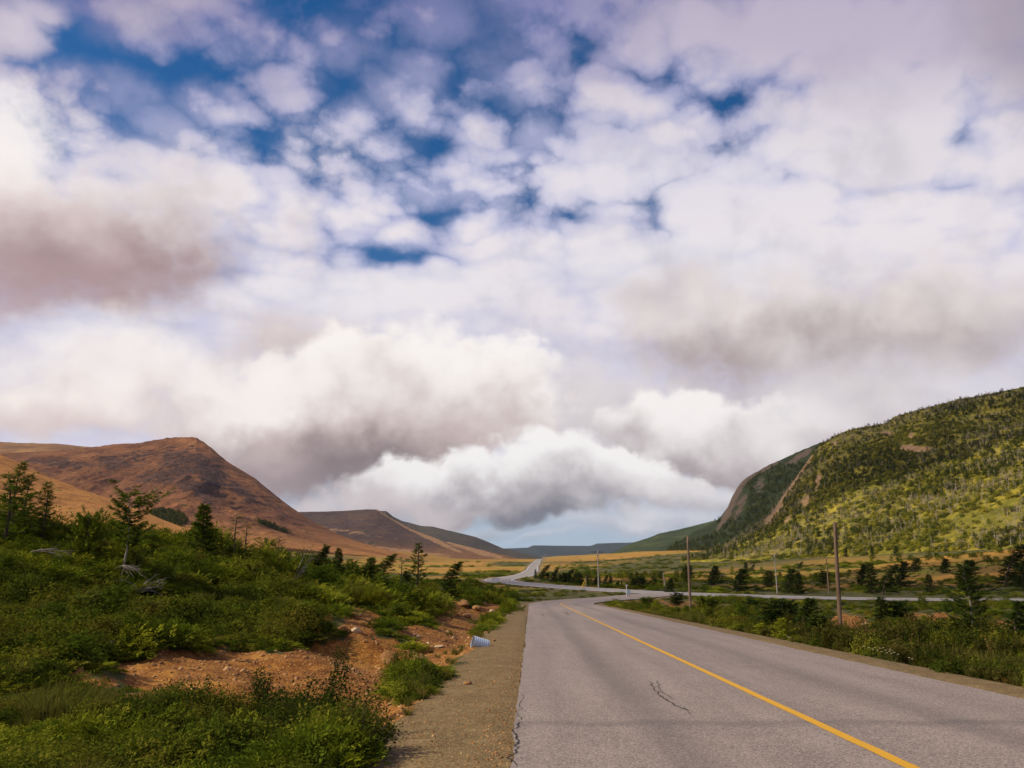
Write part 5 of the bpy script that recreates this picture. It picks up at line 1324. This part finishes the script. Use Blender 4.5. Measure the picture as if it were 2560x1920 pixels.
def pole_mesh(h, r0, r1, mat, lean=(0, 0), seed=0, name='pole'):
    r = np.random.default_rng(seed); t = np.linspace(0, 1, 14); p = Parts()
    P_ = np.stack([lean[0] * t + .012 * np.sin(t * 5 + seed), lean[1] * t, t * (h + .6) - .6], 1)
    p.tube(P_, r0 + (r1 - r0) * t + r.normal(0, .003, 14), 14); return p.mesh(name, mat, True)
def box(bm, c, s, rot=None):
    g = bmesh.ops.create_cube(bm, size=1.0); vs = g['verts']
    M_ = Matrix.Translation(c) @ (rot or Matrix.Identity(4)) @ Matrix.Diagonal((*s, 1)); bmesh.ops.transform(bm, matrix=M_, verts=vs); return vs
def boxes(name, items, mat, parent=None, bev=0.0):
    bm = bmesh.new()
    for it in items: box(bm, Vector(it[0]), it[1], it[2] if len(it) > 2 else None)
    if bev: bmesh.ops.bevel(bm, geom=list(bm.edges), offset=bev, segments=1, affect='EDGES')
    me = bpy.data.meshes.new(name); bm.to_mesh(me); bm.free(); me.materials.append(mat); return obj(name, me, parent)

def log_pole(px, base, top, Y, r0, r1, lean_px, label, seed):
    p = foot(px, base, Y); h = top_height(p, top)
    o = obj('log_pole', pole_mesh(h, r0, r1, M_log, (lean_px / F_PX * p.y * 1.03, 0), seed), None, tuple(p)); tag(o, label, 'pole'); return o
log_pole(1815, 1365, 1128, 40, .106, .084, 8, 'thick weathered log pole nearest the road, in the right verge', 1)
log_pole(1492, 1290, 1159, 80, .130, .100, 1, 'reddish-brown log pole standing just before the highway', 2)

def utility_pole(px, base, top, label, arm=2.4, Y=None, mat=None, r0=.15, lean=0, group=None, arm_at=.955, seed=0, yaw=.35):
    p = foot(px, base, Y); h = top_height(p, top)
    root = tag(empty('utility_pole', tuple(p), yaw), label, 'pole', group)
    obj('pole_shaft', pole_mesh(h, r0, r0 * .68, mat or M_pole, (lean, 0), seed, 'pole_shaft'), root)
    if arm:
        z = h * arm_at
        boxes('crossarm', [((lean, .17, z), (arm, .10, .13))], M_log, root)
        boxes('arm_brace', [((lean - .33, .17, z - .38), (.05, .03, .95), Matrix.Rotation(.72, 4, 'Y')), ((lean + .33, .17, z - .38), (.05, .03, .95), Matrix.Rotation(-.72, 4, 'Y'))], M_iron, root)
        for q in (-.46, -.2, .2, .46):
            ins = Parts(); ins.tube([(0, 0, 0), (0, 0, .06), (0, 0, .10), (0, 0, .16), (0, 0, .22)], [.02, .05, .075, .055, .03], 8)
            obj('insulator', ins.mesh('insulator', M_glass, True), root, (lean + arm * q, .17, z + .065))
    return root
utility_pole(1293, 1271, 1189, 'grey utility pole with a crossarm beyond the highway, against the far blue hills', 2.6, mat=M_pole)
utility_pole(1679, 1282, 1197, 'slim grey utility pole with a short crossarm right of the road, beyond the highway', 1.5, mat=M_pole, r0=.11)
utility_pole(1791, 1284, 1206, 'plain brown pole beyond the highway, left of the near log pole', 0, mat=M_log, r0=.13)
utility_pole(1168, 1244, 1205, 'pale pole beside the highway where it climbs away', 1.6, mat=M_pole, Y=430, r0=.17)
utility_pole(1213, 1249, 1211, 'thin grey bare pole standing above the spruce row', 0, mat=M_grey, Y=330, r0=.13)
for k, (px, Y, top) in enumerate(((1172.5, 760, 1201), (1175.5, 980, 1198), (1178, 1180, 1196.5), (1181, 1330, 1197))):
    utility_pole(px, None, top, 'far pole in the tight line of poles at the crest of the highway', 1.8, Y=Y, group='far poles at the crest', seed=k, r0=.2)

# posts
def post(px, base, top, label, r, mat, lean=0.0, name='post', Y=None):
    p = foot(px, base, Y); h = top_height(p, top); o = obj(name, pole_mesh(h, r, r * .8, mat, (lean, 0), int(px), name), None, tuple(p)); tag(o, label, 'post'); return o
post(1440, 1279, 1238, 'leaning grey post by the highway left of the second log pole', .10, M_grey, -.5)
post(1266, 1269, 1247, 'short pale stump post left of the crossarm pole', .11, M_grey)
post(1206, 1250, 1231, 'short pale post in the spruce row', .10, M_grey, -.15)
post(1190, 1245, 1226, 'thinnest short post in the spruce row, leftmost', .07, M_grey)

# yellow guy guard
p = foot(1256, 1271); g_ = Parts(); hh = 1.9 * p.y / 175
g_.tube([(-.1, 0, -.2), (.45 * hh, 0, hh)], [.075, .075], 10); g_.tube([(.25, 0, -.2), (.56 * hh, 0, hh * .8)], [.06, .06], 10)
M_guard, T, out = new_mat('yellow_plastic'); principled(T, out, (0.62, 0.42, 0.02), .5, spec=.4)
tag(obj('guy_wire_guard', g_.mesh('guy_wire_guard', M_guard, True), None, tuple(p)), 'slanting yellow guy wire guard beside the highway', 'guard')

# ------------------------------------------------------------------ signs
M_back, T, out = new_mat('aluminium_sign_back'); n = T.noise(T.new('ShaderNodeNewGeometry').outputs['Position'], 3, 4, .6)
principled(T, out, T.mix(n, (0.50, 0.51, 0.52), (0.66, 0.67, 0.68)), .5, metal=.2, spec=.4)
def board_sign(px, Y, wpx, top, bot, base, label, mat, yaw=0.0, posts=(-.3, .3)):
    p = foot(px, None, Y); k = Y / F_PX * 1.03; w = wpx * k; zt = EYE + slope(CX, top)[1] * Y - p.z; zb = EYE + slope(CX, bot)[1] * Y - p.z
    root = tag(empty('road_sign', tuple(p), yaw), label, 'sign')
    boxes('sign_panel', [((0, 0, (zt + zb) / 2), (w, .03, zt - zb))], mat, root, .008)
    for q in posts: boxes('post', [((q * w, .05, zt / 2 - .2), (.09, .06, zt + .3))], M_grey, root)
    return root
board_sign(1071, 205, 15.5, 1248, 1259, None, 'pale rectangular back of a road sign at the left of the highway bend', M_back)
M_teal, T, out = new_mat('pale_blue_sign'); principled(T, out, (0.42, 0.56, 0.58), .5, spec=.4)
board_sign(1358, 132, 8.5, 1274, 1283, None, 'small pale blue sign board low beside the road junction', M_teal, .1)
p = foot(1354, None, 131); h = top_height(p, 1263)
root = tag(empty('marker_post', tuple(p)), 'thin white marker post with a small cap plate at the road junction', 'post')
boxes('post', [((0, 0, h / 2 - .15), (.11, .07, h + .3))], M_wht, root, .01); boxes('cap_plate', [((0, -.06, h - .12), (.34, .03, .22))], M_back, root, .006)
p = foot(933, 1314); h = top_height(p, 1297)
root = tag(empty('marker_stake', tuple(p), 0, 1, (0, .22, 0)), 'leaning wooden stake with a white top at the edge of the left scrub', 'post')
boxes('stake', [((0, 0, h * .3), (.07, .05, h * .85))], M_grey, root, .006); boxes('white_top', [((0, 0, h * .88), (.13, .07, h * .34))], M_wht, root, .01)

# ------------------------------------------------------------------ corrugated culvert end in the bank
p = foot(1036, 1397); wm = 34 / F_PX * p.y * 1.04
R_ = 25 / F_PX * p.y * 1.04 / 2 * .92
nn = 140; xs = np.linspace(-wm * .45, wm * .5, nn); ths = np.linspace(0, 2 * math.pi, 40, endpoint=False)
rad = R_ * (1 + (.034) * np.sin(xs / (wm / 8.0) * 2 * math.pi))
def shell(rad_): return np.stack([np.broadcast_to(xs[:, None], (nn, 40)), rad_[:, None] * np.cos(ths)[None], rad_[:, None] * np.sin(ths)[None]], -1)
Vo, Vi = shell(rad), shell(rad - .006); V_ = np.concatenate([Vo.reshape(-1, 3), Vi.reshape(-1, 3)])
i = (np.arange(nn - 1) * 40)[:, None]; j = np.arange(40)[None]; j2 = (j + 1) % 40
Qo = np.stack([i + j, i + j2, i + 40 + j2, i + 40 + j], -1).reshape(-1, 4); Qi = Qo[:, ::-1] + nn * 40; jj = np.arange(40); Qe = np.stack([jj, (jj + 1) % 40, (jj + 1) % 40 + nn * 40, jj + nn * 40], -1)
M_culv, T, out = new_mat('zinc_culvert'); n = T.noise(T.new('ShaderNodeNewGeometry').outputs['Position'], 8, 5, .65)
principled(T, out, T.mix(n, (0.36, 0.46, 0.56), (0.54, 0.63, 0.72)), .5, metal=.15, spec=.45)
cv = obj('culvert_pipe', fast_mesh('culvert_pipe', V_, np.concatenate([Qo, Qi, Qe]), M_culv, True), None, (p.x, p.y, p.z + R_ * .50)); cv.rotation_euler = (0, .30, .25)
tag(cv, 'corrugated bluish steel culvert end poking out of the bank left of the road', 'culvert')

# ------------------------------------------------------------------ daisies
M_petal, T, out = new_mat('white_petals'); principled(T, out, (0.80, 0.80, 0.76), .7, spec=.2)
M_disc, T, out = new_mat('yellow_flower_disc'); principled(T, out, (0.55, 0.34, 0.02), .8)
M_stem, T, out = new_mat('flower_stem'); principled(T, out, (0.05, 0.08, 0.015), .8)
st = Parts(); st.tube([(0, 0, 0), (.015, 0, .25), (.03, .01, .5)], [.006, .005, .004], 4); me_st = st.mesh('stem', M_stem)
pt = Parts(); a = np.arange(14) * 2 * math.pi / 14; d = np.stack([np.cos(a), np.sin(a), np.full(14, .12)], 1); pt.quads(blades(np.tile([.03, .01, .5], (14, 1)) + d * .012, unit(d), np.stack([-np.sin(a), np.cos(a), 0 * a], 1), np.full(14, .042), np.full(14, .010), 2.0)); me_pt = pt.mesh('petals', M_petal)
dc = Parts(); dc.tube([(.03, .01, .498), (.03, .01, .508), (.03, .01, .514)], [.016, .014, .006], 10); me_dc = dc.mesh('flower_disc', M_disc)
FL = [(1880, 1399), (1886, 1402), (1892, 1399), (1897, 1404), (1903, 1400), (1908, 1407), (1914, 1404), (1919, 1410), (1924, 1406), (1930, 1411), (1936, 1409), (1870, 1396), (1974, 1424), (1965, 1420), (1702, 1374), (1708, 1377), (1900, 1395), (1912, 1399), (1927, 1402), (1940, 1413)]
rr = random.Random(8)
for px, py in FL:
    p = foot(px, py + 27); s = top_height(p, py) / .51
    r = tag(empty('daisy', tuple(p), rr.uniform(0, 6.28), s), 'small white daisy standing in the right verge beside the road', 'flower', 'white daisies in the right verge')
    obj('stem', me_st, r); obj('petals', me_pt, r); obj('flower_disc', me_dc, r)

# ------------------------------------------------------------------ distant car on the climbing highway
Yc = 850; p = foot(1156.2, None, Yc); k = int(np.argmin(np.abs(hw_c[:, 1] - Yc))); p.x = hw_c[k, 0] - 1.8; p.z = float(hw_z(np.array([p.x]), np.array([p.y]))[0]) + .01
tang = hw_c[k + 3] - hw_c[k - 3]
car = tag(empty('white_car', tuple(p), math.atan2(tang[1], tang[0]) - math.pi / 2), 'tiny white car far off on the highway climbing to the crest', 'car')
M_car, T, out = new_mat('white_car_paint'); principled(T, out, (0.80, 0.80, 0.80), .3, spec=.5)
M_cg, T, out = new_mat('car_glass'); principled(T, out, (0.02, 0.025, 0.03), .1, spec=.6)
M_tyre, T, out = new_mat('tyre_rubber'); principled(T, out, (0.02, 0.02, 0.02), .8)
boxes('body', [((0, 0, .62), (1.75, 4.3, .62))], M_car, car, .14)
bm = bmesh.new(); vs = box(bm, Vector((0, -.1, 1.2)), (1.55, 2.5, .58))
for v in vs:
    if v.co.z > 1.2: v.co.x *= .82; v.co.y = -.1 + (v.co.y + .1) * .68
bmesh.ops.bevel(bm, geom=list(bm.edges), offset=.06, segments=2, affect='EDGES'); me = bpy.data.meshes.new('cabin'); bm.to_mesh(me); bm.free(); me.materials.append(M_cg); obj('cabin', me, car)
boxes('roof', [((0, -.1, 1.50), (1.25, 1.6, .05))], M_car, car, .02)
for sx in (-1, 1):
    for sy in (-1.35, 1.35):
        w = Parts(); w.tube([(sx * .70, sy, .33), (sx * .90, sy, .33)], [.33, .33], 16); obj('wheel', w.mesh('wheel', M_tyre), car)
HAZE = 2.5e-5
# ------------------------------------------------------------------ clouds drifting between the sun and the valley (they stand outside the frame and shade what the photograph shows in shade)
def cloud_material(name, through):
    m, T, out = new_mat(name)
    df = T.new('ShaderNodeBsdfDiffuse'); df.inputs[0].default_value = (.85, .85, .87, 1); tp = T.new('ShaderNodeBsdfTransparent')
    n = T.noise(T.new('ShaderNodeNewGeometry').outputs['Position'], .02, 4, .6)
    mx = T.new('ShaderNodeMixShader'); T.put(mx.inputs[0], T.ramp(n, .3, .7, 1 - through * .6, 1 - through * 1.4)); T.put(mx.inputs[1], tp.outputs[0]); T.put(mx.inputs[2], df.outputs[0])
    T.put(out.inputs[0], mx.outputs[0]); return m
def cloud(tx, ty, tz, rx, ry, alt, seed, through, label):
    c = Vector((tx, ty, tz)) + SUN_DIR * ((alt - tz) / SUN_DIR.z)
    r = np.random.default_rng(seed); bm = bmesh.new()
    bmesh.ops.create_icosphere(bm, subdivisions=5, radius=1)
    co = np.array([v.co for v in bm.verts])
    k = 1 + .30 * fbm(co[:, 0] * 1.6 + seed, co[:, 1] * 1.6 + co[:, 2], 5, seed) + .12 * ridged(co[:, 0] * 4 + seed, co[:, 1] * 4 + co[:, 2] * 3, 3, seed)
    co = co * k[:, None]; co[:, 2] = np.where(co[:, 2] < 0, co[:, 2] * .35, co[:, 2])
    for v, q in zip(bm.verts, co): v.co = (q[0] * rx, q[1] * ry, q[2] * 60)
    me = bpy.data.meshes.new('cloud'); bm.to_mesh(me); bm.free(); me.materials.append(cloud_material('cloud_vapour', through))
    me.polygons.foreach_set('use_smooth', np.ones(len(me.polygons), dtype=bool))
    o = obj('cloud', me, None, c); o['kind'] = 'stuff'; return o
cloud(20, 90, -2, 190, 175, 700, 1, .95, '')
cloud(-560, 1330, 110, 400, 380, 900, 2, .95, '')
cloud(150, 225, 0, 150, 85, 900, 4, .68, '')
cloud(370, 765, 120, 300, 140, 950, 3, .68, '')

# ------------------------------------------------------------------ the air itself
bm = bmesh.new(); box(bm, Vector((0, 3500, 150)), (9000, 11000, 900)); me = bpy.data.meshes.new('haze'); bm.to_mesh(me); bm.free()
mh = bpy.data.materials.new('haze'); mh.use_nodes = True; T = NT(mh.node_tree); T.n.clear(); out = T.new('ShaderNodeOutputMaterial')
pv = T.new('ShaderNodeVolumePrincipled'); pv.inputs['Color'].default_value = (.62, .76, .95, 1); pv.inputs['Density'].default_value = HAZE; T.put(out.inputs['Volume'], pv.outputs[0])
me.materials.append(mh); hz = obj('haze', me); hz['kind'] = 'stuff'
